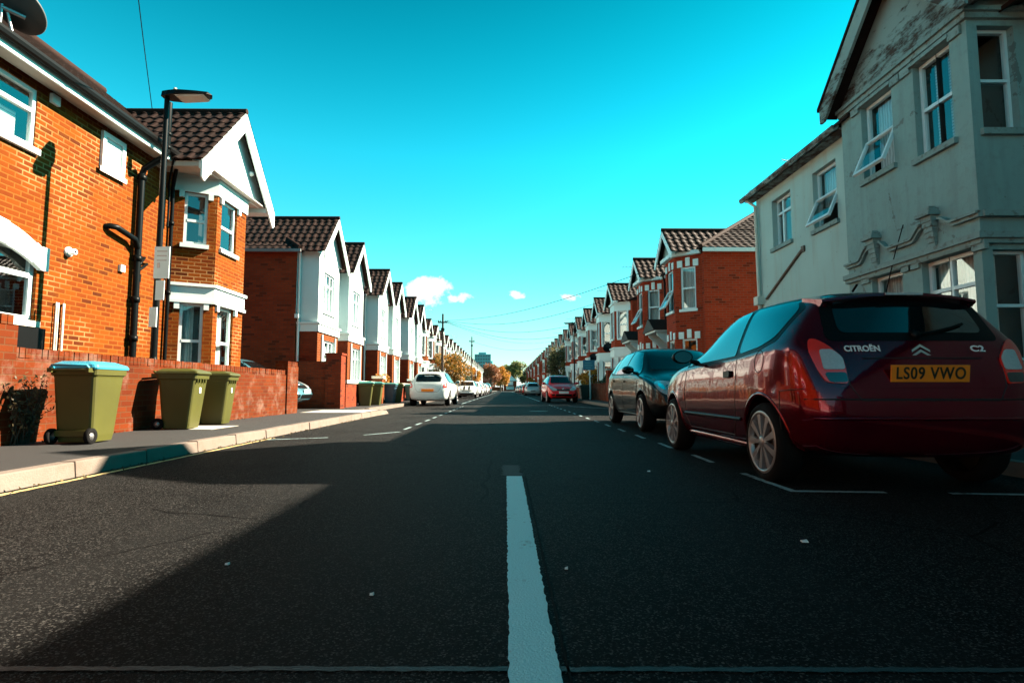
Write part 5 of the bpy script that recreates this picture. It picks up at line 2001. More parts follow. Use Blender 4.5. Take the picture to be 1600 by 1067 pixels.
def five_door(label, paint, loc, rz, group=None, k=1.0, kz=1.0, lv=2, box=0.0, face='slim', doors=5, stripes=False, txt=('', ''), name='hatchback_car', detail=True, rear_plate='plate_yellow', roof=None):
    T = thing(name, label, 'car', loc, rz, group)
    B = hatch_five_door(k, kz, lv, box)
    body = B.body(T, paint)
    Y = lambda l: [(a * k, z * kz) for a, z in l]
    st_ = .05 if lv > 1 else .12
    for sg in (-1, 1):
        B.patch('window_surround', [Y([(.98, .94), (.34, 1.385), (-.10, 1.425), (-1.15, 1.405), (-1.52, 1.26), (-1.58, 1.06), (-1.45, .985), (-.3, .96)])], sg, 'black_plastic', T, .003, step=st_ * 1.4, round_=.06)
        B.patch('side_window', [Y([(.92, .965), (.33, 1.36), (-.12, 1.395), (-.14, .985)])], sg, 'car_glass', T, .007, step=st_ * 1.4, round_=.03)
        B.patch('side_window', [Y([(-.22, .985), (-.20, 1.395), (-.95, 1.385), (-1.10, 1.28), (-1.10, 1.0)])], sg, 'car_glass', T, .007, step=st_ * 1.4, round_=.03)
        B.patch('quarter_window', [Y([(-1.18, 1.01), (-1.17, 1.30), (-1.30, 1.30), (-1.46, 1.20), (-1.45, 1.04)])], sg, 'car_glass', T, .007, step=st_ * 1.4, round_=.03)
        if detail:
            ds = [[(1.00, .93), (1.02, .60), (.90, .30), (-.16, .30), (-.18, .96)], [(-.18, .30), (-.95, .30), (-1.10, .60), (-1.14, .98)]]
            B.line('door_seam', [Y(d_) for d_ in (ds if doors == 5 else ds[:1])], sg, 'ink', T, .005, -.001)
            B.patch('door_handle', [Y([(.0, .86), (-.14, .865), (-.14, .83), (0, .825)])], sg, paint, T, .02, .04)
            if doors == 5:
                B.patch('door_handle', [Y([(-.98, .875), (-1.12, .88), (-1.12, .845), (-.98, .84)])], sg, paint, T, .02, .04)
            B.line('sill_strip', [Y([(.86, .25), (-.90, .25)])], sg, 'black_plastic', T, .03, -.006)
            for wy in (-1.29 * k, 1.29 * k):
                B.line('arch_lip', [[(wy + .368 * math.cos(R(a)), .32 + .368 * math.sin(R(a))) for a in range(-6, 187, 8)]], sg, paint, T, .016, -.010, n=7)
        mirror_arm(B, T, .82 * k, .955 * kz, sg, paint)
    F = lambda l: [(a * (.5 + .5 * k), z * kz) for a, z in l]
    B.patch('windscreen', [F([(-.60, 1.03), (-.58, 1.10), (-.50, 1.375), (.50, 1.375), (.58, 1.10), (.60, 1.03)])], 'front', 'car_glass', T, .006, step=st_ * 1.4, round_=.05)
    B.patch('rear_window', [F([(-.56, 1.02), (-.52, 1.22), (-.45, 1.33), (.45, 1.33), (.52, 1.22), (.56, 1.02)])], 'rear', 'car_glass', T, .006, step=st_ * 1.4, round_=.07)
    for sg in (-1, 1):
        M = lambda l: [[(sg * a * (.5 + .5 * k), z * kz) for a, z in l]]
        if face == 'round':
            hl = [(.46 + .13 * math.cos(R(a)), .70 + .115 * math.sin(R(a))) for a in range(0, 360, 20)]
            B.patch('headlight', M(hl), 'front', 'lamp_clear', T, .010, .04)
        elif face == 'slim':
            B.patch('headlight', M([(.36, .63), (.38, .72), (.62, .84), (.75, .83), (.72, .70), (.58, .62)]), 'front', 'lamp_clear', T, .010, .04, round_=.04)
        if face == 'oval':
            b_ = B.patch('headlight', M([(.33, .60), (.36, .75), (.56, .84), (.76, .80), (.73, .66), (.58, .58)]), 'front', 'lamp_clear', T, .008, .04, round_=.09)
            B.patch('lamp_lens', M([(.45, .63), (.46, .74), (.57, .77), (.60, .66), (.54, .61)]), 'front', 'chrome', b_, .013, .04, round_=.05)
            B.patch('lamp_lens', M([(.61, .67), (.61, .78), (.70, .78), (.71, .70)]), 'front', 'chrome', b_, .013, .04, round_=.05)
        if detail:
            B.patch('fog_lamp', M([(.50, .36), (.50, .46), (.68, .46), (.66, .36)]), 'front', 'black_plastic', T, .006, .05, round_=.04)
        ang = R(90 + 42 * sg)
        dvec = Vector((math.cos(ang), math.sin(ang), 0))
        A = Vector((-dvec.y, dvec.x, 0))
        c = Vector((sg * .74 * (.5 + .5 * k), -1.93 * k, 0)).dot(A)
        o_ = -1 if A.x * sg < 0 else 1
        tl = B.patch('tail_light', [[(c + o_ * a, z * kz) for a, z in [(-.15, .76), (-.13, .87), (.02, .99), (.10, 1.00), (.10, .86), (.02, .76)]]], ang, 'lamp_red' if paint != 'paint_white' else 'lamp_red', T, .010, .04, round_=.04)
        if detail:
            B.patch('lamp_lens', [[(c + o_ * a, z * kz) for a, z in [(-.10, .82), (-.08, .88), (.0, .92), (.0, .82)]]], ang, 'lamp_clear', tl, .015, .04, round_=.02)
    if face == 'round':
        B.patch('grille', [F([(-.34, .56), (-.36, .66), (.36, .66), (.34, .56)])], 'front', 'black_plastic', T, .008, .05, round_=.04)
        B.patch('grille', [F([(-.52, .32), (-.52, .42), (.52, .42), (.52, .32)])], 'front', 'black_plastic', T, .008, .05, round_=.03)
    else:
        g = B.patch('grille', [F([(-.34, .62), (-.38, .70), (.38, .70), (.34, .62)])], 'front', 'black_plastic', T, .009, .05, round_=.03)
        if detail:
            B.line('grille_rim', [F([(-.38, .70), (.38, .70)]), F([(-.34, .62), (.34, .62)])], 'front', 'chrome', g, .009, .008)
        B.patch('lower_grille', [F([(-.44, .34), (-.46, .45), (.46, .45), (.44, .34)])], 'front', 'black_plastic', T, .006, .05, round_=.03)
    if detail:
        plate(B, T, txt[0], .535 * kz, 'front', 'plate_white')
        plate(B, T, txt[1], .66 * kz if not box else .56, 'rear', rear_plate)
        B.line('tailgate_seam', [F([(-.60, .98), (-.54, .72), (-.42, .585), (.42, .585), (.54, .72), (.60, .98)])], 'rear', 'ink', T, .005, -.001)
        B.line('bonnet_seam', [[(.64, 1.2), (.62, 1.9), (.4, 2.02), (-.4, 2.02), (-.62, 1.9), (-.64, 1.2)]] if k == 1 else [[(.58, 1.15 * k), (.50, 1.9 * k), (-.5, 1.9 * k), (-.58, 1.15 * k)]], 'top', 'ink', T, .005, -.001)
        loc, nr = B.hit(0, .745 * kz, 'front')
        bg = MB()
        bg.lathe([(0, .014), (.045, .010), (.05, -.01)], (0, 0, 0), 'z', 18)
        b_ = bg.build('emblem', 'chrome', T)
        b_.location = loc
        b_.rotation_euler = nr.to_track_quat('Z', 'Y').to_euler()
    if stripes:
        B.patch('bonnet_stripe', [[(.12, 1.15 * k), (.12, 1.98 * k), (.28, 1.96 * k), (.28, 1.15 * k)]], 'top', 'ink', T, .004, .08)
        B.patch('bonnet_stripe', [[(-.12, 1.15 * k), (-.12, 1.98 * k), (-.28, 1.96 * k), (-.28, 1.15 * k)]], 'top', 'ink', T, .004, .08)
    if roof:
        B.patch('roof_panel', [[(-.52, .22 * k), (-.52, -1.5 * k), (.52, -1.5 * k), (.52, .22 * k)]], 'top', roof, T, .004, .1)
    for sx_ in (-1, 1):
        for wy in (-1.29 * k, 1.29 * k):
            wheel(T, sx_ * (.875 * (.5 + .5 * k) if k < 1 else .875) - sx_ * .105, wy, .31, .195, 5 if lv > 2 else 7, 'alloy', .76, .62)
    return T


five_door('glossy black five-door hatchback facing the camera, parked ahead of the maroon car', 'paint_black', (3.10, 10.72, 0), R(180), lv=3, face='oval')
five_door('red small hatchback facing the camera on the right, white front plate', 'paint_red', (2.95, 31.6, 0), R(183), k=.88, kz=1.0, face='slim')
cs = five_door('white hatchback seen from behind with yellow plate, first parked car on the left', 'paint_white', (-3.20, 25.9, 0), R(-2.0), k=.95, face='slim', doors=3, name='hatchback_car')
five_door('white small car with two black bonnet stripes, facing the camera behind the white hatchback', 'paint_white', (-3.15, 47.5, 0), R(180), k=.88, kz=.97, face='round', stripes=True, doors=3, name='hatchback_car')
five_door('silver estate car seen from behind, parked past the red hatchback on the right', 'paint_silver', (3.0, 64, 0), 0, k=1.02, box=.6, rear_plate='ink', name='estate_car')
five_door('teal blue car parked nose out in the driveway between brick piers', 'paint_lightblue', (-7.62, 16.2, .1), R(-90), k=.92)
five_door('bright red car in the driveway behind the garden wall, mostly roof showing', 'paint_brightred', (-7.66, 14.55, 0), R(-90), k=.92, kz=.93)
far_cars = [
    (-3.2, 56, 'paint_white', 180, 'white car second behind the striped one in the left row', 1.0), (-3.2, 63, 'paint_white', 0, 'white car third behind the striped one in the left row', 1.0),
    (-3.2, 70, 'paint_silver', 180, 'silver car fourth behind the striped one in the left row', 1.02), (-3.2, 77, 'paint_white', 0, 'white car fifth behind the striped one in the left row', 1.0),
    (-3.2, 84.5, 'paint_silver', 180, 'pale silver car near the far end of the left row', 1.0), (-3.15, 94, 'paint_teal', 0, 'dark teal tall car ending the left row of parked cars', 1.15),
    (3.0, 75, 'paint_brightred', 0, 'red car just beyond the silver estate on the right', 1.0), (3.0, 82.5, 'paint_darkgrey', 180, 'dark grey car beyond the distant red one on the right', 1.0),
    (3.0, 90, 'paint_red', 0, 'deep red car second red one beyond the silver estate', 1.0), (3.0, 98, 'paint_darkblue', 180, 'dark blue car far along the right row', 1.0),
    (3.0, 107, 'paint_silver', 0, 'distant silver car far along the right row', 1.0), (3.0, 117, 'paint_teal', 180, 'distant teal car near the end of the right row', 1.0),
    (3.0, 128, 'paint_silver', 0, 'farthest pale car on the right', 1.0)]
for (x, y, p, rz, lab, kz) in far_cars:
    five_door(lab, p, (x, y, 0), R(rz), 'distant cars parked along both kerbs', lv=1, kz=kz, detail=False, face='slim')
# ---------------------------------------------------------------- wheelie bins
def wheelie_bin(label, loc, rz, body, lid, group=None, tilt=0.0, badge=False):
    """two-wheeled bin, front toward +y, wheels and handle at -y"""
    T = thing('wheelie_bin', label, 'wheelie bin', loc, rz, group)
    T.scale = (.84, .84, .84)
    mb = MB()
    def ring(w, y0, y1, z, r=.05):
        pts = []
        for (sx_, yy, a0) in ((1, y0, -90), (1, y1, 0), (-1, y1, 90), (-1, y0, 180)):
            for k in range(4):
                a = R(a0 + 30 * k)
                pts.append((sx_ * (w - r) + r * math.cos(a), (yy + (r if yy == y0 else -r)) + r * math.sin(a), z))
        return pts
    lv = [ring(.215, -.21, .22, .02), ring(.225, -.22, .235, .10), ring(.262, -.285, .315, .84), ring(.268, -.29, .325, .86), ring(.285, -.31, .345, .87), ring(.288, -.315, .35, .95)]
    n = 16
    mb.add([p for g in lv for p in g], [(a * n + i, a * n + (i + 1) % n, (a + 1) * n + (i + 1) % n, (a + 1) * n + i) for a in range(len(lv) - 1) for i in range(n)] + [tuple(range(n))[::-1]], 0, False)
    for xx in (-.12, -.02, .10, .20):
        mb.box(xx, xx + .02, .30, .345, .80, .87)
    mb.box(-.20, .20, -.275, -.22, .10, .17)
    mb.build('body', body, T)
    ld = MB()
    lr = [ring(.295, -.33, .375, .945), ring(.30, -.335, .385, .965), ring(.285, -.32, .36, 1.0), ring(.20, -.26, .22, 1.045)]
    ld.add([p for g in lr for p in g], [(a * n + i, a * n + (i + 1) % n, (a + 1) * n + (i + 1) % n, (a + 1) * n + i) for a in range(3) for i in range(n)] + [tuple(range(3 * n, 4 * n)), tuple(range(n))[::-1]], 0, False)
    ld.tube([(-.21, -.33, .95), (-.21, -.375, .99), (.21, -.375, .99), (.21, -.33, .95)], .016, 8)
    ld.build('lid', lid, T)
    hb = MB()
    for sx_ in (-1, 1):
        hb.box(sx_ * .23 - .02, sx_ * .23 + .02, -.40, -.30, .90, .955)
    hb.tube([(-.23, -.39, .93), (.23, -.39, .93)], .016, 8)
    hb.build('handle', body, T)
    for sx_ in (-1, 1):
        w_ = MB()
        w_.lathe([(.05, -.025), (.09, -.03), (.10, -.02), (.10, .02), (.09, .03), (.05, .025)], (0, 0, 0), 'x', 24)
        o = w_.build('wheel', 'tyre', T, loc=(sx_ * .235, -.27, .10))
        h_ = MB()
        h_.lathe([(0, sx_ * .028), (.025, sx_ * .03), (.03, sx_ * .018), (.062, sx_ * .014), (.064, -sx_ * .0)], (0, 0, 0), 'x', 18)
        h_.build('hub', 'alloy', o)
    if badge:
        b = MB()
        b.prism([(-.035, .62), (.035, .62), (.035, .70), (.045, .70), (0, .75), (-.045, .70), (-.035, .70)], lambda p, q, t_: (p, t_, q), .296, .302)
        b.build('number_sticker', 'badge_white', T)
    return T


bins = 'olive wheelie bins on the left pavement'
wheelie_bin('olive bin with blue lid nearest the camera, wheel showing, left of the lamp post', (-4.60, 6.32, .115), R(3), 'bin_green', 'bin_lid_blue', bins)
wheelie_bin('olive bin with olive lid just right of the lamp post', (-4.76, 8.42, .115), R(-84), 'bin_green', 'bin_lid_olive', bins, badge=True)
wheelie_bin('olive bin with olive lid, rightmost of the three by the garden wall', (-4.84, 9.55, .115), R(-82), 'bin_green', 'bin_lid_olive', bins, badge=True)
far_b = 'wheelie bins outside the white houses'
wheelie_bin('olive bin with teal lid just past the tall brick pier', (-4.95, 20.1, .1), R(-80), 'bin_green', 'bin_lid_teal', far_b)
wheelie_bin('olive bin behind the one beside the tall brick pier', (-4.85, 21.2, .1), R(-85), 'bin_green', 'bin_lid_teal', far_b)
wheelie_bin('dark blue recycling bin with teal lid left of the white hatchback', (-4.95, 24.4, .1), R(-90), 'bin_blue', 'bin_lid_teal', far_b)
wheelie_bin('olive bin touching the dark blue recycling bin', (-4.85, 25.4, .1), R(-84), 'bin_green', 'bin_lid_olive', far_b)
wheelie_bin('dark teal bin partly behind the white hatchback', (-4.9, 29.2, .1), R(-88), 'bin_teal', 'bin_lid_teal', far_b)
rb = 'dark bins on the right pavement'
wheelie_bin('dark green bin on the right pavement beside the red hatchback', (4.62, 33.2, .1), R(92), 'bin_dark', 'bin_dark', rb)
wheelie_bin('dark bin just behind the dark green one beside the red hatchback', (4.72, 34.3, .1), R(88), 'bin_dark', 'bin_dark', rb)


# ---------------------------------------------------------------- front gardens up the street
def hgarden(name, label, x0, x1, y0, y1, z1, m, cap, g=None):
    T = lowwall(name, label, x0, x1, y0, y1, z1, m, cap)
    if g:
        T['group'] = g
    return T


hgarden('garden_wall', 'low brick garden wall behind the bins past the tall pier', -5.4, -5.18, 18.5, 23.4, 1.0, 'brick_brown', 'cream_stone')
hgarden('garden_wall', 'low brick garden wall in front of the third and fourth white houses', -5.4, -5.18, 26.4, 31.8, 1.0, 'brick_brown', 'cream_stone')
hgarden('garden_wall', 'low brick garden wall in front of the fifth and sixth white houses', -5.4, -5.18, 34.6, 40.2, 1.0, 'brick_brown', 'cream_stone')
hgarden('wall_pier', 'brick gate pier with pale cap in front of the second white house', -5.48, -5.10, 23.5, 23.95, 1.25, 'brick_amber', 'cream_stone')
hgarden('wall_pier', 'brick gate pier with white cap beside the white hatchback', -5.48, -5.10, 31.9, 32.35, 1.28, 'brick_brown', 'white_trim')
hgarden('wall_pier', 'dark brick gate pier on the right beyond the black hatchback', 4.93, 5.35, 27.3, 27.8, 1.72, 'brick_brown', 'aged_stone')
hgarden('garden_wall', 'low pinkish brick wall on the right beneath the orange bush', 4.98, 5.22, 27.85, 33.0, 1.02, 'brick_lowwall', 'brick_lowwall')
hgarden('garden_wall', 'long low brick wall on the right behind the bins', 5.0, 5.22, 35.5, 62, .95, 'brick_brown', 'aged_stone')
hgarden('garden_wall', 'long low brick wall in front of the orange brick houses', -5.4, -5.18, 43, 62, .95, 'brick_amber', 'cream_stone')


# ---------------------------------------------------------------- trees and plants
def tree(name, label, loc, h, rad, leaf, seed, trunk=.09, n=2600, size=.13, crown_z=None, group=None, cat='tree', clumps=14):
    rnd = random.Random(seed)
    T = thing(name, label, cat, loc, 0, group)
    cz_ = crown_z or h - rad[2]
    tr = MB()
    tr.tube([(0, 0, -.05), (trunk * .3, 0, cz_ * .5), (-trunk * .4, .05, cz_), (0, 0, h - rad[2] * .5)], [trunk * 1.25, trunk, trunk * .7, trunk * .2], 8)
    for k in range(7):
        a = rnd.uniform(0, 6.28)
        z0 = cz_ * rnd.uniform(.55, 1.0)
        e = (rad[0] * .75 * math.cos(a), rad[1] * .75 * math.sin(a), cz_ + rad[2] * rnd.uniform(-.2, .7))
        tr.tube([(0, 0, z0), (e[0] * .5, e[1] * .5, (z0 + e[2]) / 2 + .1), e], [trunk * .5, trunk * .35, trunk * .1], 6)
    tr.build('trunk', 'bark', T)
    cr = MB()
    for k in range(clumps):
        a, b = rnd.uniform(0, 6.28), rnd.uniform(-.8, 1)
        q = rnd.uniform(.45, .85)
        c = (rad[0] * q * math.cos(a) * math.sqrt(max(.1, 1 - b * b * .8)), rad[1] * q * math.sin(a) * math.sqrt(max(.1, 1 - b * b * .8)), cz_ + rad[2] * b * .75)
        s = rnd.uniform(.28, .48)
        cr.leaves(c, (rad[0] * s, rad[1] * s, rad[2] * s), n // clumps, size, rnd, 0, .1)
    cr.build('crown', leaf, T)
    return T


tree('small_tree', 'small orange and green autumn tree by the first telegraph pole', (-4.95, 47.5, 0), 3.95, (1.95, 2.0, 1.5), 'leaf_autumn', 11, .08, 5200, .11, 2.2, clumps=32)
tree('tree', 'tall dark leafy tree with orange tips behind the red hatchback on the right', (4.95, 53, 0), 5.0, (1.15, 1.4, 2.2), 'leaf_yellowtip', 12, .10, 4200, .11, 2.6, clumps=34)
tree('tree', 'rust brown autumn tree at the left far along the street', (-4.3, 165, 0), 8.6, (2.8, 2.8, 3.6), 'leaf_rust', 13, .2, 2600, .30, 4.6, clumps=20)
tree('tree', 'golden yellow tree beside the distant rust brown one', (-1.6, 178, 0), 8.2, (2.8, 2.8, 3.6), 'leaf_gold', 14, .2, 2600, .30, 4.3, clumps=20)
tree('tree', 'slim orange tree beside the second telegraph pole', (-4.9, 92, 0), 4.6, (1.0, 1.6, 1.9), 'leaf_gold', 15, .1, 1500, .16, 2.6)
tree('tree', 'large olive green tree behind the distant end house', (4.5, 335, 0), 19, (8, 6, 6.5), 'leaf_pale', 16, .5, 2600, .75, 11)
tree('tree', 'broad darker tree right of the large olive green one at the street end', (15, 345, 0), 14, (7, 6, 5), 'leaf_green', 17, .4, 1800, .75, 8)
tree('tree', 'low dark tree behind the roofs left of the end house', (-7, 350, 0), 12, (8, 5, 5), 'leaf_green', 18, .4, 1600, .75, 7)
tree('bush', 'orange leaved bush above the low pinkish wall on the right', (5.5, 37.2, 0), 2.1, (.85, 1.2, .62), 'leaf_gold', 21, .05, 900, .10, 1.5, cat='bush')
tree('bush', 'dark green hedge bush behind the low pinkish wall', (5.65, 31, 0), 1.5, (.6, 2.0, .5), 'leaf_green', 22, .05, 1300, .08, .95, cat='bush')
tree('bush', 'dark green climber beside the gate pier on the right', (5.9, 26.3, 0), 2.3, (.45, .7, .8), 'leaf_green', 23, .05, 900, .08, 1.4, cat='bush')
tree('bush', 'orange bush by the parked cars far on the right', (4.9, 108, 0), 3.0, (1.3, 2.2, 1.2), 'leaf_autumn', 24, .06, 700, .22, 1.8, cat='bush')
tree('bush', 'dark clipped bush under the second telegraph pole', (-4.9, 72, 0), 2.5, (.75, 1.6, 1.0), 'leaf_green', 25, .06, 900, .14, 1.5, cat='bush')
tree('bush', 'small orange bush between the recycling bin and garden wall', (-5.6, 26.2, 0), 1.5, (.4, .6, .45), 'leaf_gold', 26, .04, 500, .07, 1.0, cat='bush')
rnd = random.Random(31)
T = thing('dry_plant', 'straggly dry weed growing against the brick pier and garden wall', 'plant', (-5.12, 6.12, .115))
sm = MB()
lf = MB()
for k in range(26):
    a = rnd.uniform(-1.2, 1.2)
    x, y, z = rnd.uniform(-.03, .04), rnd.uniform(-.12, .12), 0
    pts = [(x, y, 0)]
    hgt = rnd.uniform(.3, .78)
    for i in range(1, 6):
        pts.append((max(-.06, x + .10 * (i / 5) * rnd.uniform(0, 1.3)), y + math.sin(a) * .22 * (i / 5) ** 1.3, hgt * i / 5))
    sm.tube(pts, [.006, .005, .0045, .004, .003, .002], 5)
    for i in range(2, 6):
        lf.leaves(pts[i], (.05, .06, .05), 4, .026, rnd, 0, 0)
sm.build('stem', 'bark', T)
lf.build('foliage', 'leaf_dry', T)
mb = MB()
rnd = random.Random(41)
for k in range(240):
    x = rnd.choice((rnd.uniform(-3.42, -3.30), rnd.uniform(-3.40, -3.25), rnd.uniform(-5.2, -5.05)))
    y = rnd.uniform(3.2, 14)
    mb.leaves((x, y, .012 if x > -3.5 else .125), (.02, .06, .006), 1, .016, rnd, 0, 0)
tag(mb.build('leaf_litter', 'leaf_dry'), 'dry leaf litter along the foot of the wall and the left kerb', 'leaf litter', kind='stuff')
for (x, y, s, m) in ((1.36, 2.63, .016, 'badge_white'), (1.21, 4.85, .015, 'badge_white'), (-.45, 1.98, .007, 'badge_white'), (.235, 2.25, .007, 'badge_white'), (-1.1, 2.32, .008, 'badge_white')):
    mb = MB()
    mb.hexa([(-s, -s * .7, .001), (s * .8, -s, .001), (s, s * .6, .001), (-s * .7, s, .001), (-s * .9, -s * .6, .008), (s * .7, -s * .9, .006), (s * .9, s * .5, .010), (-s * .6, s * .9, .005)])
    o = mb.build('paper_scrap', m, loc=(x, y, .0))
    tag(o, 'tiny pale scrap of paper lying on the shaded asphalt', 'litter', 'paper scraps on the road')


# ---------------------------------------------------------------- poles and wires
def pole(label, loc, h):
    T = thing('telegraph_pole', label, 'telegraph pole', loc)
    mb = MB()
    mb.tube([(0, 0, 0), (0, 0, h)], [.11, .075], 12)
    mb.build('post', 'wood_pole', T)
    mb = MB()
    mb.box(-.38, .38, -.14, -.05, h - .75, h - .65)
    for x in (-.34, -.2, .2, .34):
        mb.lathe([(.03, 0), (.045, .03), (.03, .09), (.045, .12), (0, .14)], (x, -.09, h - .65), 'z', 10)
    mb.lathe([(.15, 0), (.15, .20)], (0, 0, h - 1.35), 'z', 12)
    mb.build('crossarm', 'black_metal', T)
    return T


P1 = (-5.05, 45.3, 0)
pole('taller wooden telegraph pole with crossarm among the brick gables on the left', P1, 6.75)
P2 = (-4.75, 79.5, 0)
pole('second wooden telegraph pole farther along the left pavement', P2, 8.1)
wires = [((-4.65, 45.2, 6.2), (5.95, 20.0, 5.25), .55, 'black wire from the first pole to the red keystone house'),
         ((-4.65, 45.2, 6.15), (5.75, 29.3, 5.5), .75, 'black wire from the first pole to the nearest terraced gable on the right'),
         ((-4.65, 45.2, 6.1), (5.75, 38.3, 5.3), .8, 'black wire from the first pole to the third terraced gable on the right'),
         ((-4.65, 45.2, 6.05), (5.75, 42.8, 5.0), .9, 'black wire from the first pole crossing low to the fourth terraced gable'),
         ((-4.65, 45.2, 6.0), (5.75, 56, 5.6), .9, 'lowest black wire from the first pole crossing the street'),
         ((-5.45, 45.2, 6.15), (-6.2, 36, 5.9), .2, 'short black wire from the first pole to a white gable'),
         ((-4.65, 79.4, 7.4), (5.75, 66, 5.7), .8, 'black wire from the second pole crossing the street')]
for (a, b, sag, lab) in wires:
    a, b = Vector(a), Vector(b)
    mb = MB()
    mb.tube([a.lerp(b, k / 20) + Vector((0, 0, -sag * math.sin(math.pi * k / 20))) for k in range(21)], .014, 5)
    tag(mb.build('overhead_wire', 'black_metal'), lab, 'wire', 'wires strung from the telegraph poles')


def aerial(label, loc, rz, s=1.0):
    s = s * 1.1
    T = thing('tv_aerial', label, 'aerial', loc, rz, 'television aerials on the roofs')
    mb = MB()
    mb.tube([(0, 0, -.5), (0, 0, 1.0 * s)], .019 * s ** .5, 6)
    mb.tube([(-.45 * s, 0, .95 * s), (.45 * s, 0, .95 * s)], .011 * s ** .5, 6)
    for k in range(7):
        x = (-.42 + .14 * k) * s
        mb.tube([(x, -.16 * s, .95 * s), (x, .16 * s, .95 * s)], .007 * s ** .5, 5)
    mb.tube([(.40 * s, 0, .78 * s), (.46 * s, 0, 1.12 * s)], .01, 5)
    mb.build('mast', 'grey_metal', T)
    return T


aerial('television aerial above the gutter of the rendered house wing', (6.9, 13.2, 5.55), R(20), .6)
aerial('television aerial by the chimney of the red keystone house', (9.3, 20.2, 7.1), R(10), .8)
aerial('tall aerial on the roof of the nearest terraced gable on the right', (7.2, 31.4, 6.2), R(0), 1.3)
aerial('tall aerial on the third terraced roof on the right', (7.4, 41, 6.3), R(15), 1.5)
aerial('aerial over the distant terraced roofs on the right', (7.4, 60, 6.3), R(15), 1.8)
aerial('thin aerial over the far right roofs beside the street lamp', (7.4, 76, 6.3), R(0), 1.9)
aerial('aerial on the second white gabled house on the left', (-7.2, 24.0, 6.2), R(60), .8)
aerial('aerial over the orange brick houses behind the first pole', (-7.4, 52, 6.4), R(40), 1.6)
aerial('aerial over the far left roofs near the second pole', (-7.4, 78, 6.4), R(40), 1.6)
for (loc, lab, r) in (((5.38, 29.55, 2.86), 'round black satellite dish on the first terraced house on the right', .26), ((5.38, 34.6, 2.62), 'round black satellite dish on the second terraced house on the right', .26)):
    T = thing('satellite_dish', lab, 'satellite dish', loc)
    mb = MB()
    mb.lathe([(0, 0), (r * .6, .02), (r, .07), (r + .01, .07), (r * .6, .005), (0, -.02)], (0, 0, 0), 'y', 24)
    o = mb.build('dish', 'black_plastic', T)
    o.rotation_euler = (R(160), 0, R(-25))
    mb = MB()
    mb.tube([(0, .02, 0), (.12, .10, -.05), (.30, .12, -.05)], .015, 6)
    mb.build('bracket', 'black_metal', T)
T = thing('estate_sign', 'blue house agent board on a white post on the right', 'sign', (4.85, 32.6, .1))
mb = MB()
mb.box(-.03, .03, -.03, .03, 0, 2.45)
mb.build('post', 'white_trim', T)
mb = MB()
mb.box(-.40, .28, -.055, -.032, 1.72, 2.28)
b = mb.build('board', 'board_blue', T)
mb = MB()
for k, (x0, x1) in enumerate(((-.30, .10), (-.32, .16), (-.25, .05))):
    mb.box(x0, x1, -.059, -.056, 2.08 - k * .13, 2.12 - k * .13)
mb.build('lettering', 'tower_wall', b)

# ---------------------------------------------------------------- the end of the street
T = thing('end_house', 'small gabled brick house facing down the street at its far end', 'house', (2.4, 300, 0))
wl = MB()
d = wl.wall((-3.4, 0), (3.4, 0), 0, 5.2, [(1.9, 4.9, 3.2, 4.9), (1.4, 5.2, .8, 2.4)], .15, 0, 1, 2)
wl.wall((3.4, 0), (3.4, 8), 0, 5.2)
wl.wall((-3.4, 8), (-3.4, 0), 0, 5.2)
wl.build('wall', ['brick_brown', 'white_trim', 'room_dark'], T)
window(T, (-3.4, 0), d, 1.9, 4.9, 3.2, 4.9, .1, (.33, .67), (), 'curtain', sill='white_trim', fw=.18)
window(T, (-3.4, 0), d, 1.4, 5.2, .8, 2.4, .1, (.33, .67), (), 'curtain', sill='white_trim', fw=.18)
rf = MB()
for sg in (-1, 1):
    rf.prism([(0, 8.6), (3.9, 5.1), (3.9, 5.3), (0, 8.8)], lambda p, q, t_: (sg * p, t_, q), -.5, 8.2)
rf.build('roof', 'roof_old', T)
g_ = MB()
g_.prism([(-3.4, 5.2), (3.4, 5.2), (0, 8.3)], lambda p, q, t_: (p, t_, q), -.06, .0)
for sg in (-1, 1):
    g_.prism([(0, 8.55), (3.9, 5.05), (3.9, 4.65), (0, 8.05)], lambda p, q, t_: (sg * p, t_, q), -.56, -.5)
g_.build('gable_wall', 'bay_render', T)
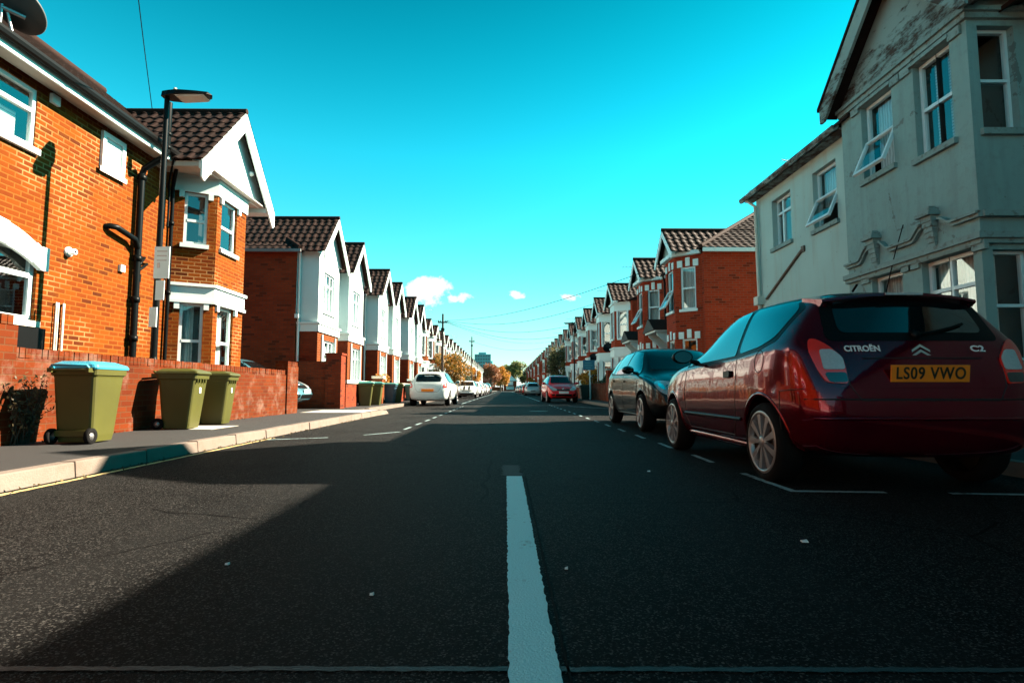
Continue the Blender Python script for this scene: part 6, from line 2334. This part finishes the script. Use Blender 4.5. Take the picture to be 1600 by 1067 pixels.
for (x, lab, w_) in ((14.5, 'pale roofed house right of the gabled end house', 8.0), (-12, 'dark brick house left of the gabled end house', 9.0)):
    T = thing('end_house', lab, 'house', (x, 296, 0))
    wl = MB()
    d = wl.wall((-w_ / 2, 0), (w_ / 2, 0), 0, 5.0, [(1.2, 2.6, 3.0, 4.4), (w_ - 2.6, w_ - 1.2, 3.0, 4.4)], .15, 0, 0, 1)
    wl.wall((-w_ / 2, 8), (-w_ / 2, 0), 0, 5)
    wl.wall((w_ / 2, 0), (w_ / 2, 8), 0, 5)
    wl.build('wall', ['brick_brown' if x < 0 else 'bay_render', 'room_dark'], T)
    window(T, (-w_ / 2, 0), d, 1.2, 2.6, 3.0, 4.4, .1, (), (), None, fw=.16)
    window(T, (-w_ / 2, 0), d, w_ - 2.6, w_ - 1.2, 3.0, 4.4, .1, (), (), None, fw=.16)
    rf = MB()
    rf.hexa([(-w_ / 2 - .4, -.4, 5), (w_ / 2 + .4, -.4, 5), (w_ / 2 + .4, 8.4, 5), (-w_ / 2 - .4, 8.4, 5), (-w_ / 4, 4, 8.2), (w_ / 4, 4, 8.2), (w_ / 4, 4.2, 8.2), (-w_ / 4, 4.2, 8.2)])
    rf.build('roof', 'roof_old', T)
T = lowwall('boundary_wall', 'brown fence wall closing the far end of the street', -8, -1.2, 292, 292.4, 2.0, 'brick_brown', 'aged_stone')
# tower block on the skyline
T = thing('tower_block', 'teal glass tower block on the skyline above the left-hand trees', 'tower block', (-21, 520, 0))
mb = MB()
mb.box(-7.5, 7.5, 0, 14, 0, 33)
mb.box(-12.5, -7.5, 2, 14, 0, 28)
mb.box(7.5, 9.0, 3, 14, 0, 27)
mb.build('wall', 'tower_wall', T)
mb = MB()
for fl in range(11):
    z = 1.5 + fl * 2.9
    for k in range(6):
        if z < 31.5:
            mb.box(-6.9 + k * 2.35, -6.9 + k * 2.35 + 1.7, -.12, .02, z, z + 1.6)
    for k in range(2):
        if z < 26:
            mb.box(-12.0 + k * 2.2, -10.5 + k * 2.2, 1.88, 2.02, z, z + 1.6)
mb.build('windows', 'tower_glass', T)
mb = MB()
mb.box(-4, 3, 4, 10, 33, 35)
mb.build('roof_plant', 'tower_wall', T)
